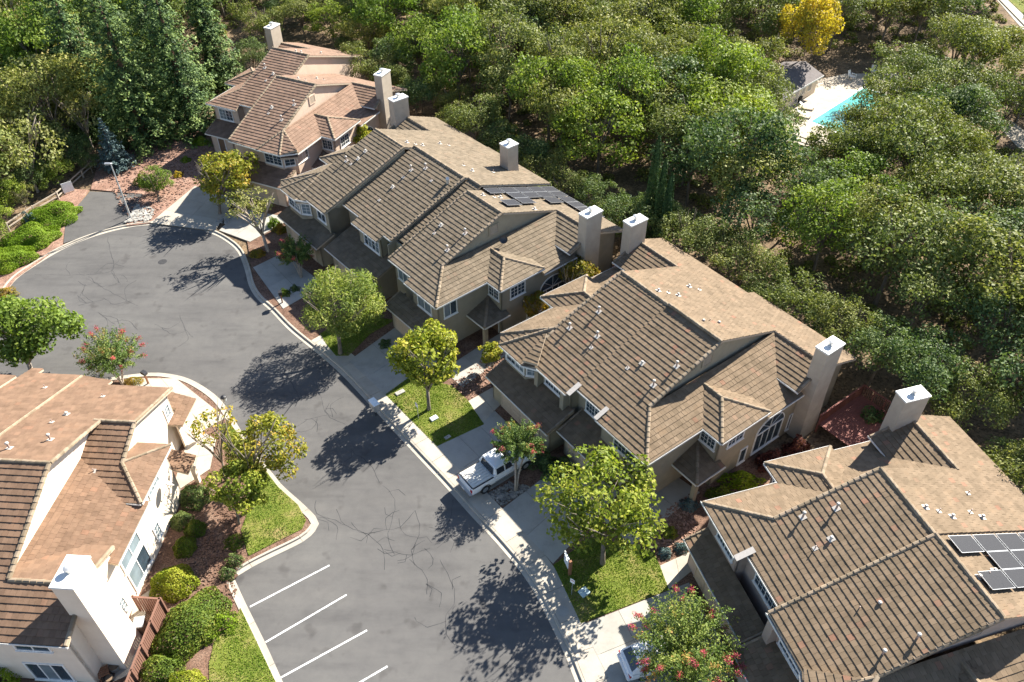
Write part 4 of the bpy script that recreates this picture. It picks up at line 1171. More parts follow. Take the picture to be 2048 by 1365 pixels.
LAWNS = [[(771, 789), (822, 752), (905, 772), (935, 800), (968, 849), (874, 893)],
         [(1107, 1131), (1180, 1076), (1262, 1092), (1308, 1106), (1320, 1132), (1338, 1180), (1162, 1247)],
         [(655, 692), (640, 668), (700, 630), (790, 640), (740, 668), (697, 712), (672, 712)],
         [(612, 1040), (604, 1058), (497, 1112), (482, 1060), (505, 1000), (475, 905), (432, 850), (459, 845), (498, 897), (556, 974), (596, 1010)],
         [(428, 1285), (468, 1240), (481, 1216), (552, 1365), (575, 1420), (420, 1420), (418, 1330)]]
rng = np.random.default_rng(5)
def pts_in(poly, n):
    P = np.array(poly)
    lo, hi = P.min(0), P.max(0)
    out = []
    q = rng.uniform(lo, hi, (n * 3, 2))
    for a in q:
        if inside(a, poly): out.append(a)
        if len(out) >= n: break
    return np.array(out)
def leaf_mesh(name, c, nrm, size, mat, aspect=.6, tint=None, rg=None, extra=None):
    """one small quad per leaf. c: Nx3 centres, nrm: Nx3 facing, size: N"""
    rg = rg or rng
    n = len(c)
    nrm = nrm / (np.linalg.norm(nrm, axis=1, keepdims=True) + 1e-9)
    r = rg.normal(size=(n, 3))
    t = np.cross(nrm, r)
    t /= np.linalg.norm(t, axis=1, keepdims=True) + 1e-9
    b = np.cross(nrm, t)
    sz = size[:, None]
    V = np.empty((n, 4, 3), np.float32)
    V[:, 0] = c - t * sz
    V[:, 1] = c - b * sz * aspect + nrm * sz * .15
    V[:, 2] = c + t * sz
    V[:, 3] = c + b * sz * aspect + nrm * sz * .15
    return quads(name, V.reshape(-1, 3), mat, tint if tint is not None else rg.random(n))
def quads(name, V, mat, tint, core=None):
    n = len(V) // 4
    me = bpy.data.meshes.new(name)
    me.vertices.add(n * 4)
    me.vertices.foreach_set('co', np.ascontiguousarray(V, dtype=np.float32).ravel())
    me.loops.add(n * 4)
    me.loops.foreach_set('vertex_index', np.arange(n * 4, dtype=np.int32))
    me.polygons.add(n)
    me.polygons.foreach_set('loop_start', np.arange(0, n * 4, 4, dtype=np.int32))
    mats = mat if isinstance(mat, (list, tuple)) else [mat]
    for q in mats: me.materials.append(MAT[q])
    a = me.attributes.new('tint', 'FLOAT', 'FACE')
    a.data.foreach_set('value', np.clip(tint, 0, 1).astype(np.float32))
    me.update(calc_edges=True)
    return me
for L in LAWNS:
    P = px_poly(L, .14)
    tag(MB().prism(P, -.01, .142).build('lawn', 'lawn_soil'), kind='structure')
    q = pts_in(P, int(area(P) * 260))
    n = len(q)
    c = np.column_stack([q, np.full(n, .165)])
    an = rng.uniform(0, 2 * np.pi, n)
    nv = np.column_stack([np.cos(an), np.sin(an), rng.uniform(.2, 1.2, n)])
    patch = np.sin(q[:, 0] * 1.7) * np.cos(q[:, 1] * 1.3 + q[:, 0] * .6) + .9 * np.sin(q[:, 0] * .7 + 2) * np.sin(q[:, 1] * .9 + q[:, 0] * .4)
    keep = rng.random(n) < np.clip(1.05 - .45 * np.clip(patch, 0, 2), .25, 1)
    c, nv, patch = c[keep], nv[keep], patch[keep]
    n = len(c)
    tag(link('grass', leaf_mesh('grass', c, nv, rng.uniform(.03, .06, n), 'grass', .5, np.clip(.45 + .22 * patch + rng.normal(0, .22, n), 0, 1))), kind='stuff')
# bark chips and stones loose on the beds
def litter(name, poly, n, mat, s0, s1, z=.11):
    P = px_poly(poly, z)
    q = pts_in(P, n)
    m = MB()
    for x, y in q:
        s_ = rnd.uniform(s0, s1)
        Mx = Matrix.Translation((x, y, z)) @ Matrix.Rotation(rnd.uniform(0, 6.3), 4, 'Z') @ Matrix.Rotation(rnd.uniform(-.4, .4), 4, 'X')
        m.box(-s_, s_, -s_ * .6, s_ * .6, -.01, s_ * .6, 0, Mx)
    return tag(m.build(name, mat), kind='stuff')
litter('bark_chips', [(200, 330), (330, 275), (420, 280), (440, 330), (300, 440), (255, 445)], 1300, 'pale_mulch', .05, .13)
litter('bark_chips', [(350, 1090), (470, 1000), (480, 1110), (470, 1200), (400, 1300), (390, 1180)], 900, 'mulch', .04, .10)
litter('cobbles', [(975, 990), (1020, 965), (1060, 975), (1005, 1012)], 260, 'river_stones', .06, .14)
litter('cobbles', [(250, 445), (275, 410), (310, 420), (300, 443)], 200, 'rock_grey', .08, .2)
litter('cobbles', [(432, 445), (455, 425), (475, 420), (455, 450)], 120, 'rock_grey', .07, .16)
litter('bark_chips', [(1270, 1060), (1380, 990), (1400, 1080), (1310, 1110)], 500, 'pale_mulch', .04, .10)
litter('bark_chips', [(900, 770), (1000, 690), (1020, 750), (940, 800)], 400, 'pale_mulch', .04, .10)
# parking bay lines
for a, b in (((659, 1131), (500, 1214)), ((693, 1190), (531, 1285)), ((734, 1261), (561, 1356)), ((775, 1333), (640, 1412))):
    p, q = at(*a), at(*b)
    d = (q - p).normalized(); n = Vector((-d.y, d.x, 0)) * .055
    o = MB()
    o.poly([tuple(x + Vector((0, 0, .004))) for x in (p - n, q - n, q + n, p + n)])
    o.build('parking_line', 'worn_paint', road)
# asphalt cracks seen in the photograph
CR = [[(672, 1018), (690, 1050), (735, 1070), (765, 1100), (770, 1140)], [(690, 1050), (650, 1035), (622, 1042)], [(765, 970), (790, 1000), (785, 1040), (775, 1075), (790, 1110)], [(735, 1070), (770, 1060), (800, 1055), (830, 1020)], [(770, 1100), (820, 1110), (860, 1095)], [(880, 1120), (900, 1160), (910, 1200), (890, 1240), (900, 1280), (930, 1300)], [(820, 1120), (850, 1150), (855, 1190)], [(640, 790), (655, 830), (690, 850)], [(655, 830), (610, 840)],
      [(173, 558), (250, 600), (275, 612)], [(215, 475), (222, 510), (225, 540), (170, 550), (70, 550)], [(225, 540), (240, 570)], [(700, 900), (740, 930), (760, 965)], [(560, 740), (585, 770), (600, 800)], [(830, 1020), (840, 1060), (825, 1100)], [(905, 1000), (900, 1040), (880, 1075)], [(155, 612), (205, 600)], [(195, 625), (230, 650)], [(360, 630), (368, 655), (385, 675)]]
for c in list(CR):      # fine side branches
    for k in range(3):
        i_ = rnd.randrange(len(c) - 1)
        f_ = rnd.random()
        q_ = (c[i_][0] + (c[i_ + 1][0] - c[i_][0]) * f_, c[i_][1] + (c[i_ + 1][1] - c[i_][1]) * f_)
        a_ = rnd.uniform(0, 6.28); l_ = rnd.uniform(15, 38)
        CR.append([q_, (q_[0] + math.cos(a_) * l_, q_[1] + math.sin(a_) * l_ * .8), (q_[0] + math.cos(a_ + .5) * l_ * 1.7, q_[1] + math.sin(a_ + .5) * l_ * 1.4)])
cm = MB()
for c in CR:
    P = smooth([at(*p) for p in c], .35)
    P = [p + Vector((rnd.uniform(-.06, .06), rnd.uniform(-.06, .06))) for p in P]
    wds = [rnd.uniform(.006, .024) for _ in P]
    A, B = strip(P, -.02, .02)
    for i in range(len(P) - 1):
        t = (P[i + 1] - P[i]); n = Vector((t.y, -t.x)).normalized()
        cm.poly([(*(P[i] - n * wds[i]), .003), (*(P[i] + n * wds[i]), .003), (*(P[i + 1] + n * wds[i + 1]), .003), (*(P[i + 1] - n * wds[i + 1]), .003)])
tag(cm.build('asphalt_cracks', 'asphalt_crack', road), kind='stuff')
def manhole(u, v, r, z, mat):
    p = at(u, v, z)
    m = MB()
    m.tube([(0, 0, -.02), (0, 0, .006)], r, 24)
    o = m.build('manhole_cover', mat)
    o.location = p
    return o
tag(manhole(325, 524, .42, .0, 'asphalt_crack'), 'round iron manhole cover in the middle of the turning circle', 'manhole cover')
tag(manhole(1126, 1223, .38, .134, 'concrete_drive'), 'round pale manhole cover set in the pavement beside the lower lawn', 'manhole cover')

# ------------------------------------------------------------------ vehicles
def wheel(root, x, y, r=.38, wd=.25, side=1):
    m = MB()
    prof = [(r * .62, -wd / 2), (r * .92, -wd / 2), (r, -wd / 2 + .04), (r, wd / 2 - .04), (r * .92, wd / 2), (r * .62, wd / 2)]
    n = 24
    for rr, yy in prof:
        for i in range(n): m.v.append((rr * math.cos(2 * math.pi * i / n), yy, rr * math.sin(2 * math.pi * i / n)))
    for j in range(5):
        for i in range(n): m.f.append((j * n + i, j * n + (i + 1) % n, j * n + n + (i + 1) % n, j * n + n + i)); m.m.append(0)
    w_ = m.build('wheel', 'tyre', root, True)
    w_.location = (x, y, r)
    rm_ = MB()
    rm_.tube([(0, -.06 * side, 0), (0, (wd / 2 - .03) * side, 0)], r * .62, 20)
    for k in range(6):
        a = k * math.pi / 3
        rm_.box(-.035, .035, (wd / 2 - .03) * side if side > 0 else -(wd / 2), (wd / 2) if side > 0 else -(wd / 2 - .03), 0, r * .58, 0, Matrix.Rotation(a, 4, 'Y'))
    rm_.build('rim', 'grey_metal', w_)
    return w_
def loft(m, secs, mat=0, cap=True):
    """secs: list of closed rings with equal counts"""
    k = len(m.v)
    n = len(secs[0])
    for s_ in secs: m.v += [tuple(p) for p in s_]
    for i in range(len(secs) - 1):
        for j in range(n):
            m.f.append((k + i * n + j, k + i * n + (j + 1) % n, k + (i + 1) * n + (j + 1) % n, k + (i + 1) * n + j)); m.m.append(mat)
    if cap:
        m.f.append(tuple(k + j for j in range(n))[::-1]); m.m.append(mat)
        m.f.append(tuple(k + (len(secs) - 1) * n + j for j in range(n))); m.m.append(mat)
def ring(x, hw, z0, z1, tuck=.08, top=.06):
    return [(x, -hw + tuck, z0), (x, -hw, z0 + .22), (x, -hw, z1 - .18), (x, -hw + top, z1), (x, hw - top, z1), (x, hw, z1 - .18), (x, hw, z0 + .22), (x, hw - tuck, z0)]
def pickup(loc, rz):
    t = empty('pickup_truck', loc, rz, 'white pickup truck with a cream bed cover reversed out of the driveway onto the pavement', 'pickup truck')
    m = MB()
    loft(m, [ring(x, hw, .42, z1) for x, hw, z1 in ((-2.85, .88, 1.08), (-2.78, .96, 1.12), (-1.0, .98, 1.13), (.95, .98, 1.12), (1.2, .97, 1.10), (2.5, .94, 1.03), (2.8, .84, .95))])
    b = m.build('body', 'car_white', t, False)
    bevel(b, .035)
    c = MB()
    def cab(x, hw, z): return [(x, -hw, 1.11), (x, -hw + .03, 1.3), (x, -hw + .17, z - .04), (x, -hw + .25, z), (x, hw - .25, z), (x, hw - .17, z - .04), (x, hw - .03, 1.3), (x, hw, 1.11)]
    loft(c, [cab(-.92, .95, 1.13), cab(-.78, .95, 1.82), cab(.35, .95, 1.86), cab(1.15, .95, 1.16)])
    cb_ = c.build('cab', 'car_white', t)
    bevel(cb_, .03)
    g = MB()
    g.poly([(-.962, -.74, 1.2), (-.962, .74, 1.2), (-.842, .66, 1.74), (-.842, -.66, 1.74)])
    g.build('rear_window', 'car_glass', t)
    g = MB()
    g.poly([(1.13, -.76, 1.23), (.50, -.66, 1.80), (.50, .66, 1.80), (1.13, .76, 1.23)])
    g.build('windscreen', 'car_glass', t)
    for sd_ in (-1, 1):
        g = MB()
        for x0, x1 in ((-.72, -.05), (.03, .62)):
            g.poly([(x0, sd_ * .945, 1.24), (x1 + (.22 if x1 > .5 else 0), sd_ * .945, 1.24), (x1 - (.12 if x1 > .5 else 0), sd_ * .815, 1.72), (x0 + .05, sd_ * .815, 1.72)])
        g.build('side_window', 'car_glass', t)
        q = MB().box(1.0, 1.14, sd_ * 1.0 - .0 if sd_ > 0 else -1.2, 1.2 if sd_ > 0 else -1.0, 1.18, 1.36).build('mirror', 'car_white', t)
        bevel(q, .03)
        MB().box(-2.875, -2.74, sd_ * .80 - .10, sd_ * .80 + .10, .74, 1.02).build('tail_light', 'tail_red', t)
        MB().box(2.60, 2.78, sd_ * .70 - .14, sd_ * .70 + .14, .70, .86).build('headlight', 'lamp_glass', t)
        MB().box(-.9, .9, sd_ * .985 - .005, sd_ * .985 + .005, .62, .66).build('side_moulding', 'black_plastic', t)
    tn = MB()
    tn.box(-2.72, -1.0, -.84, .84, 1.13, 1.165)
    for i in range(7): tn.box(-2.70, -1.02, -.80 + i * .235, -.63 + i * .235, 1.165, 1.19)
    tn.build('bed_cover', 'tonneau_cream', t)
    rl = MB()
    for sd_ in (-.9, .9): rl.box(-2.76, -.98, sd_ - .04, sd_ + .04, 1.13, 1.17)
    rl.box(-2.80, -2.73, -.86, .86, 1.13, 1.17)
    rl.build('bed_rail', 'black_plastic', t)
    bp = MB().box(-3.02, -2.80, -.92, .92, .46, .66).build('bumper', 'grey_metal', t); bevel(bp, .04)
    bp = MB().box(2.78, 2.92, -.88, .88, .45, .66).build('bumper', 'grey_metal', t); bevel(bp, .04)
    MB().box(-3.03, -3.022, -.16, .16, .50, .62).build('number_plate', 'white_paint', t)
    for x in (-1.75, 1.85):
        for sd_ in (-1, 1):
            wheel(t, x, sd_ * .86, .385, .26, sd_)
            ar = MB()
            for k in range(10):
                a0, a1 = math.pi * k / 10, math.pi * (k + 1) / 10
                ar.poly([(x + r_ * math.cos(a), sd_ * .99, .385 + r_ * math.sin(a)) for r_, a in ((.40, a0), (.40, a1), (.49, a1), (.49, a0))])
            ar.build('wheel_arch', 'black_plastic', t)
    return t
hd = R_(36.7)
wp = at(971.6, 987, .13)
off = Matrix.Rotation(hd, 3, 'Z') @ Vector((-1.75, -.98, 0))
pickup(wp - off, hd)
def suv(loc, rz):
    t = empty('parked_car', loc, rz, 'white car half hidden under the pink flowering bush at the bottom edge', 'car')
    m = MB()
    loft(m, [ring(x, hw, .32, z1) for x, hw, z1 in ((-2.3, .80, .92), (-2.2, .90, .98), (-.8, .92, 1.0), (1.0, .92, .98), (2.0, .88, .86), (2.35, .74, .74))])
    bevel(m.build('body', 'car_white', t), .05)
    c = MB()
    def cab(x, hw, z): return [(x, -hw, .97), (x, -hw + .03, 1.05), (x, -hw + .18, z - .05), (x, -hw + .27, z), (x, hw - .27, z), (x, hw - .18, z - .05), (x, hw - .03, 1.05), (x, hw, .97)]
    loft(c, [cab(-2.15, .86, 1.0), cab(-1.65, .88, 1.50), cab(-.6, .89, 1.60), cab(.35, .89, 1.56), cab(1.2, .88, 1.0)])
    bevel(c.build('cabin', 'car_white', t), .03)
    g = MB(); g.poly([(-2.13, -.68, 1.08), (-2.13, .68, 1.08), (-1.69, .60, 1.49), (-1.69, -.60, 1.49)]); g.build('rear_window', 'car_glass', t)
    g = MB(); g.poly([(1.16, -.70, 1.06), (.42, -.60, 1.54), (.42, .60, 1.54), (1.16, .70, 1.06)]); g.build('windscreen', 'car_glass', t)
    for sd_ in (-1, 1):
        g = MB(); g.poly([(-1.6, sd_ * .885, 1.08), (.8, sd_ * .885, 1.08), (.25, sd_ * .765, 1.48), (-1.3, sd_ * .765, 1.48)]); g.build('side_window', 'car_glass', t)
        MB().box(-2.30, -2.2, sd_ * .74 - .12, sd_ * .74 + .12, .70, .88).build('tail_light', 'tail_red', t)
        for x in (-1.4, 1.4): wheel(t, x, sd_ * .80, .33, .22, sd_)
    bevel(MB().box(-2.42, -2.2, -.86, .86, .38, .64).build('bumper', 'car_white', t), .05)
    return t
hd = R_(16.7)
rc = at(1276, 1330, .8)
suv(Vector((rc.x, rc.y, .13)) + Matrix.Rotation(hd, 3, 'Z') @ Vector((1.5, .2, 0)), hd)

# ------------------------------------------------------------------ street furniture
def thing_at(name, u, v, label, cat, group=None, z=.1, rz=0.):
    return empty(name, at(u, v, z), rz, label, cat, group)
t = thing_at('street_lamp', 262, 437, 'tall grey street light at the end of the turning circle', 'street lamp')
MB().tube([(0, 0, 0), (0, 0, .5), (0, 0, 6.3)], [.13, .10, .055], 10).build('pole', 'pole_grey', t)
bevel(MB().box(-.62, .12, -.16, .16, 6.30, 6.44).build('lamp_head', 'grey_metal', t), .04)
MB().box(-.55, -.15, -.12, .12, 6.27, 6.30).build('lens', 'lamp_glass', t)
t = thing_at('garden_lamp', 463, 842, 'short black lamp post with a glass ball beside the cream house drive', 'lamp post')
MB().tube([(0, 0, 0), (0, 0, 2.2)], .04, 8).build('post', 'grey_metal', t)
MB().tube([(0, 0, 2.2), (0, 0, 2.26), (0, 0, 2.55), (0, 0, 2.6)], [.08, .16, .2, .08], 12).build('lantern', 'lamp_glass', t)
MB().tube([(0, 0, 2.6), (0, 0, 2.66), (0, 0, 2.75)], [.24, .22, .04], 12).build('lantern_cap', 'black_plastic', t)
def sign(u, v, h, label, rz, w_=.32, hh=.38, name='street_sign'):
    t = thing_at(name, u, v, label, 'sign', rz=rz)
    MB().tube([(0, 0, 0), (0, 0, h)], .028, 8).build('post', 'grey_metal', t)
    bevel(MB().box(-w_ / 2, w_ / 2, -.05, -.03, h - hh, h + .04).build('sign_plate', 'white_paint', t), .008)
    MB().box(-w_ / 2 + .05, w_ / 2 - .05, -.053, -.0505, h - .12, h - .06).build('lettering', 'tail_red', t)
sign(837, 838, 1.75, 'small white sign on a thin post beside the upper lawn tree', R_(-50))
sign(1143, 1190, 1.8, 'small white sign on a post beside the wooden slat signpost', R_(-35))
t = thing_at('address_post', 1139, 1150, 'brown wooden post with five white name slats at the edge of the lower lawn', 'signpost', rz=R_(-70))
MB().box(-.09, .09, -.09, .09, 0, 1.55).build('post', 'brown_wood', t)
for k in range(5): MB().box(-.92, -.10, -.03, .03, .34 + k * .25, .46 + k * .25).build('name_slat', 'white_paint', t)
t = thing_at('mailbox_cluster', 752, 830, 'grey metal mailbox cluster on the pavement kerb beside the road', 'mailbox', z=.13, rz=R_(-52))
MB().tube([(0, 0, 0), (0, 0, .75)], .09, 10).build('pedestal', 'dark_metal', t)
bevel(MB().box(-.42, .42, -.23, .23, .72, 1.42).build('cabinet', 'grey_metal', t), .02)
for i in range(4):
    for j in range(4): MB().box(-.37 + j * .19, -.20 + j * .19, -.245, -.231, .77 + i * .155, .91 + i * .155).build('mail_door', 'galvanised', t)
bevel(MB().box(-.46, .46, -.27, .27, 1.42, 1.47).build('roof_plate', 'white_paint', t), .015)
t = thing_at('mailbox', 297, 768, 'dark mailbox on a leaning brown post by the pink flowering bush', 'mailbox', rz=R_(60))
MB().box(-.06, .06, -.06, .06, 0, 1.1).build('post', 'brown_wood', t)
bx = MB(); bx.prism([(-.25, 0), (.25, 0), (.25, .2), (.18, .30), (-.18, .30), (-.25, .2)], -.15, .15); o = bx.build('box', 'dark_metal', t)
o.matrix_local = Matrix(((0, 0, 1, 0), (1, 0, 0, 0), (0, 1, 0, 1.1), (0, 0, 0, 1)))
t = thing_at('mailbox', 565, 606, 'black mailbox with plants round it at the corner of the upper driveway', 'mailbox', rz=R_(20))
MB().box(-.06, .06, -.06, .06, 0, 1.0).build('post', 'brown_wood', t)
o = MB(); o.prism([(-.25, 0), (.25, 0), (.25, .2), (.18, .30), (-.18, .30), (-.25, .2)], -.15, .15); o = o.build('box', 'black_plastic', t)
o.matrix_local = Matrix(((0, 0, 1, 0), (1, 0, 0, 0), (0, 1, 0, 1.0), (0, 0, 0, 1)))
def utility(u, v, label, mat, w_=.30, l=.5, h=.06, rz=R_(37), name='utility_cover'):
    t = thing_at(name, u, v, label, 'utility cover', z=.14, rz=rz)
    bevel(MB().box(-l / 2, l / 2, -w_ / 2, w_ / 2, -.02, h).build('lid', mat, t), .02)
    MB().box(-.05, .05, -.02, .02, h, h + .006).build('lift_slot', 'black_plastic', t)
utility(800, 786, 'grey utility box lid in the shaded top corner of the upper lawn', 'rock_grey', .4, .8, .1)
utility(868, 838, 'white utility box lid in the sun on the upper lawn', 'white_paint', .4, .6, .14)
utility(895, 875, 'small grey utility lid in the house shadow at the foot of the upper lawn', 'rock_grey')
utility(1168, 1186, 'pale blue round topped utility box on the lower lawn under tree shade', 'teal_box', .55, .6, .16)

def rail_fence(name, pts, label, mat, h=1.1, rails=2, cat='fence', every=None, boards=False, grp=None, z=.0):
    P = [at(u, v, z) for u, v in pts]
    t = empty(name, P[0], 0, label, cat, grp)
    P = [p - P[0] for p in P]
    for i in range(len(P) - 1):
        a, b = P[i], P[i + 1]
        L = (b - a).length
        n = max(1, round(L / (every or 2.4)))
        d = (b - a) / L
        rot = math.atan2(d.y, d.x)
        for k in range(n + (1 if i == len(P) - 2 else 0)):
            p = a + d * L * k / n
            MB().box(-.06, .06, -.06, .06, -.02, h, 0, Matrix.Rotation(rot, 4, 'Z')).build('post', mat, t).location = p
        for k in range(n):
            p = a + d * L * k / n
            l = L / n
            if boards:
                nb = int(l / .15)
                for j in range(nb):
                    o = MB().box(.02, .135, -.09, -.065, .04, h - .06 + rnd.uniform(-.01, .01), 0, Matrix.Rotation(rot, 4, 'Z')).build('board', mat, t)
                    o.location = p + d * (l * j / nb)
                o = MB().box(0, l, -.10, .02, h - .05, h, 0, Matrix.Rotation(rot, 4, 'Z')).build('cap_rail', mat, t); o.location = p
            else:
                for r in range(rails):
                    zz = h * (.92 - .45 * r)
                    o = MB().box(.0, l, -.035, .035, zz - .08, zz + .04, 0, Matrix.Rotation(rot, 4, 'Z')).build('rail', mat, t); o.location = p
    return t
rail_fence('rail_fence', [(20, 462), (71, 428), (119, 400), (143, 378), (191, 335), (215, 316)], 'weathered two rail timber fence along the left wood edge', 'grey_wood', 1.0)
t = thing_at('notice_board', 139, 385, 'blank white board leaning on the timber rail fence', 'board', rz=R_(40))
bevel(MB().box(-.55, .55, -.10, -.06, .1, 1.25).build('panel', 'white_paint', t), .01)
MB().box(-.5, -.43, -.06, .0, 0, 1.2).box(.43, .5, -.06, .0, 0, 1.2).build('leg', 'grey_wood', t)
rail_fence('board_fence', [(282, 1222), (336, 1226), (300, 1320), (262, 1420)], 'red brown board fence round the yard of the cream house', 'red_wood', 1.75, boards=True, every=1.8, z=.05)
def bin_(u, v, label, col, lid, h=1.05):
    t = thing_at('wheelie_bin', u, v, label, 'bin', rz=R_(10))
    m = MB(); loft(m, [[(-.24, -.27, .06), (.24, -.27, .06), (.24, .27, .06), (-.24, .27, .06)], [(-.29, -.35, h - .08), (.29, -.35, h - .08), (.29, .35, h - .08), (-.29, .35, h - .08)]])
    bevel(m.build('bin_body', col, t), .03)
    bevel(MB().box(-.32, .32, -.39, .40, h - .08, h + .02).build('lid', lid, t), .03)
    MB().tube([(-.3, .42, h - .1), (.3, .42, h - .1)], .02, 6).build('handle', col, t)
    for sx in (-.25, .25): MB().tube([(sx - .03, .28, .1), (sx + .03, .28, .1)], .10, 12).build('wheel', 'tyre', t)
bin_(287, 1262, 'dark wheelie bin with a pale grey lid beside the red board fence', 'door_dark', 'grey_metal')
def pot(u, v, r, h, label, mat, z=.05):
    t = thing_at('plant_pot', u, v, label, 'pot', 'garden pots stored by the cream house chimney', z=z)
    n = 16
    m = MB()
    m.tube([(0, 0, 0), (0, 0, h * .9), (0, 0, h)], [r * .7, r, r * 1.08], n, cap=False)
    m.build('pot_wall', mat, t)
    MB().tube([(0, 0, h * .5), (0, 0, h * .86)], [r * .8, r * .9], n).build('soil', 'leaf_litter', t)
pot(232, 1340, .32, .55, 'round grey pot standing by the chimney foot of the cream house', 'rock_grey')
pot(222, 1362, .26, .45, 'black pot beside the grey pot by the chimney foot', 'black_plastic')
pot(236, 1376, .24, .4, 'terracotta pot in front of the black pot by the chimney foot', 'brown_wood')
t = thing_at('storage_crate', 212, 1352, 'wooden slatted crate leaning by the pots near the chimney foot', 'crate', rz=R_(30))
for k in range(5): MB().box(-.3, .3, -.3 + k * .13, -.2 + k * .13, .5, .53).build('slat', 'brown_wood', t)
for sx in (-.28, .25):
    for sy in (-.28, .28): MB().box(sx, sx + .04, sy - .02, sy + .02, 0, .5).build('leg', 'brown_wood', t)

# red timber decks behind the row
def deck(label, H, x0, x1, y0, y1, z):
    t = empty('deck', H.M @ Vector((x0, y0, 0)), H.root.rotation_euler.z, label, 'deck')
    n = int((x1 - x0) / .16)
    for i in range(n): MB().box(i * .16, i * .16 + .145, 0, y1 - y0, z - .04, z + rnd.uniform(-.004, .004)).build('deck_board', 'deck_red', t)
    L, W = x1 - x0, y1 - y0
    for a, b, c, d in ((0, 0, 0, W), (L, 0, L, W), (0, W, L, W)):
        k = int(max(abs(c - a), abs(d - b)) / 1.2) + 1
        for i in range(k + 1):
            x, y = a + (c - a) * i / k, b + (d - b) * i / k
            MB().box(x - .05, x + .05, y - .05, y + .05, 0, z + 1.0).build('post', 'deck_red', t)
        ax, bx_ = sorted((a, c)); ay, by = sorted((b, d))
        MB().box(ax - .06, bx_ + .06, ay - .06, by + .06, z + 1.0, z + 1.06).build('hand_rail', 'deck_red', t)
        m = MB()
        k = int(max(abs(c - a), abs(d - b)) / .16)
        for i in range(k + 1):
            x, y = a + (c - a) * i / k, b + (d - b) * i / k
            m.box(x - .02, x + .02, y - .02, y + .02, z, z + .998)
        tag(m.build('balusters', 'deck_red', t), kind='stuff')
deck('red timber deck at the rear corner of the house behind the pickup truck', H4, 10.6, 15.5, 16.2, 21.5, .9)
deck('red timber deck in the gap behind the house with the black solar panels', H2, 14.9, 18.5, 18.4, 21.5, .9)

# ------------------------------------------------------------------ swimming pool beyond the wood
slab('pool_deck', [(1535, 250), (1552, 215), (1615, 165), (1690, 148), (1800, 146), (1830, 200), (1730, 300), (1610, 292), (1560, 278)], -.01, .10, 'pool_concrete', kind='structure')
slab('swimming_pool', [(1622, 243), (1728, 176), (1790, 196), (1690, 268)], .0, .115, 'pool_water', kind='structure')
slab('pool_coping', [(1616, 243), (1728, 172), (1797, 196), (1690, 273)], .0, .108, 'white_paint', kind='structure')
e0, e1 = at(1566, 197, 2.5), at(1648, 151, 2.5)
dv = (e1 - e0); LH = dv.length; an = math.atan2(dv.y, dv.x)
t = empty('pool_house', (e0.x, e0.y, 0), an, 'grey shingled pool house with pale walls beside the swimming pool', 'building')
rf = MB()
yr, ye = 3.0, 6.0
for poly in (((0, 0, 2.5), (LH, 0, 2.5), (LH, yr, 3.5), (0, yr, 3.5)), ((0, yr, 3.5), (LH, yr, 3.5), (LH, ye, 2.5), (0, ye, 2.5))):
    rf.poly(poly); rf.poly([(x, y, z - .15) for x, y, z in poly])
    for i in range(4):
        a, b = poly[i], poly[(i + 1) % 4]
        rf.poly([a, b, (b[0], b[1], b[2] - .15), (a[0], a[1], a[2] - .15)])
mottled('shingle_grey', [(.12, .105, .10), (.17, .15, .145)], 2.5, .95, .3, 20)
rf.build('roof', 'shingle_grey', t)
wm = MB()
wm.box(-.0 + .4, LH - .4, .5, ye - .5, 0, 2.5)
wm.build('wall', 'stucco_cream', t)
MB().box(0, LH, -.03, 0, 2.3, 2.5).build('fascia', 'white_trim', t)
for i in range(5):
    x = 1.0 + i * (LH - 2) / 5
    MB().box(x, x + .8, .44, .5, .3 if i == 2 else .9, 2.1).build('window' if i != 2 else 'door', 'white_trim', t)
    MB().box(x + .08, x + .72, .42, .44, .4 if i == 2 else 1.0, 2.0).build('pane', 'window_glass', t)
def adirondack(u, v, label, rz):
    t = thing_at('garden_chair', u, v, label, 'chair', 'white chairs by the swimming pool', z=.10, rz=rz)
    for k in range(5):
        MB().box(-.3 + k * .122, -.19 + k * .122, .28, .32, .3, 1.15, 0, Matrix.Rotation(R_(-18), 4, 'X')).build('back_slat', 'white_paint', t)
        MB().box(-.3, .3, -.35 + k * .125, -.24 + k * .125, .34, .37).build('seat_slat', 'white_paint', t)
    for sx in (-.36, .36):
        MB().box(sx - .07, sx + .07, -.4, .35, .6, .63).build('arm_rest', 'white_paint', t)
        for sy in (-.36, .3): MB().box(sx - .03, sx + .03, sy - .04, sy + .04, 0, .6).build('leg', 'white_paint', t)
adirondack(1703, 158, 'white slatted chair on the shaded pool deck, nearest the pool house', R_(40))
adirondack(1746, 148, 'white slatted chair at the back of the pool deck, middle of the three', R_(-10))
adirondack(1766, 150, 'white slatted chair at the back of the pool deck, furthest from the pool house', R_(-15))
def lounger(u, v, label, rz):
    t = thing_at('sun_lounger', u, v, label, 'sun lounger', 'sun loungers on the pool deck', z=.10, rz=rz)
    for k in range(9): MB().box(-.3, .3, -1.0 + k * .16, -.86 + k * .16, .33, .36).build('slat', 'white_paint', t)
    MB().box(-.3, .3, 0, .6, 0, .03, 0, Matrix.Translation((0, .44, .36)) @ Matrix.Rotation(R_(35), 4, 'X')).build('back_rest', 'white_paint', t)
    for sx in (-.27, .27):
        for sy in (-.9, .5): MB().box(sx - .03, sx + .03, sy - .03, sy + .03, 0, .33).build('leg', 'dark_metal', t)
lounger(1612, 217, 'white sun lounger on the sunny pool deck nearer the pool house', R_(70))
lounger(1606, 233, 'white sun lounger on the sunny pool deck nearer the pool corner', R_(65))
t = thing_at('planter', 1597, 203, 'black round planter by the pool house wall', 'planter')
MB().tube([(0, 0, 0), (0, 0, .6), (0, 0, .7)], [.3, .42, .40], 14).build('tub', 'black_plastic', t)
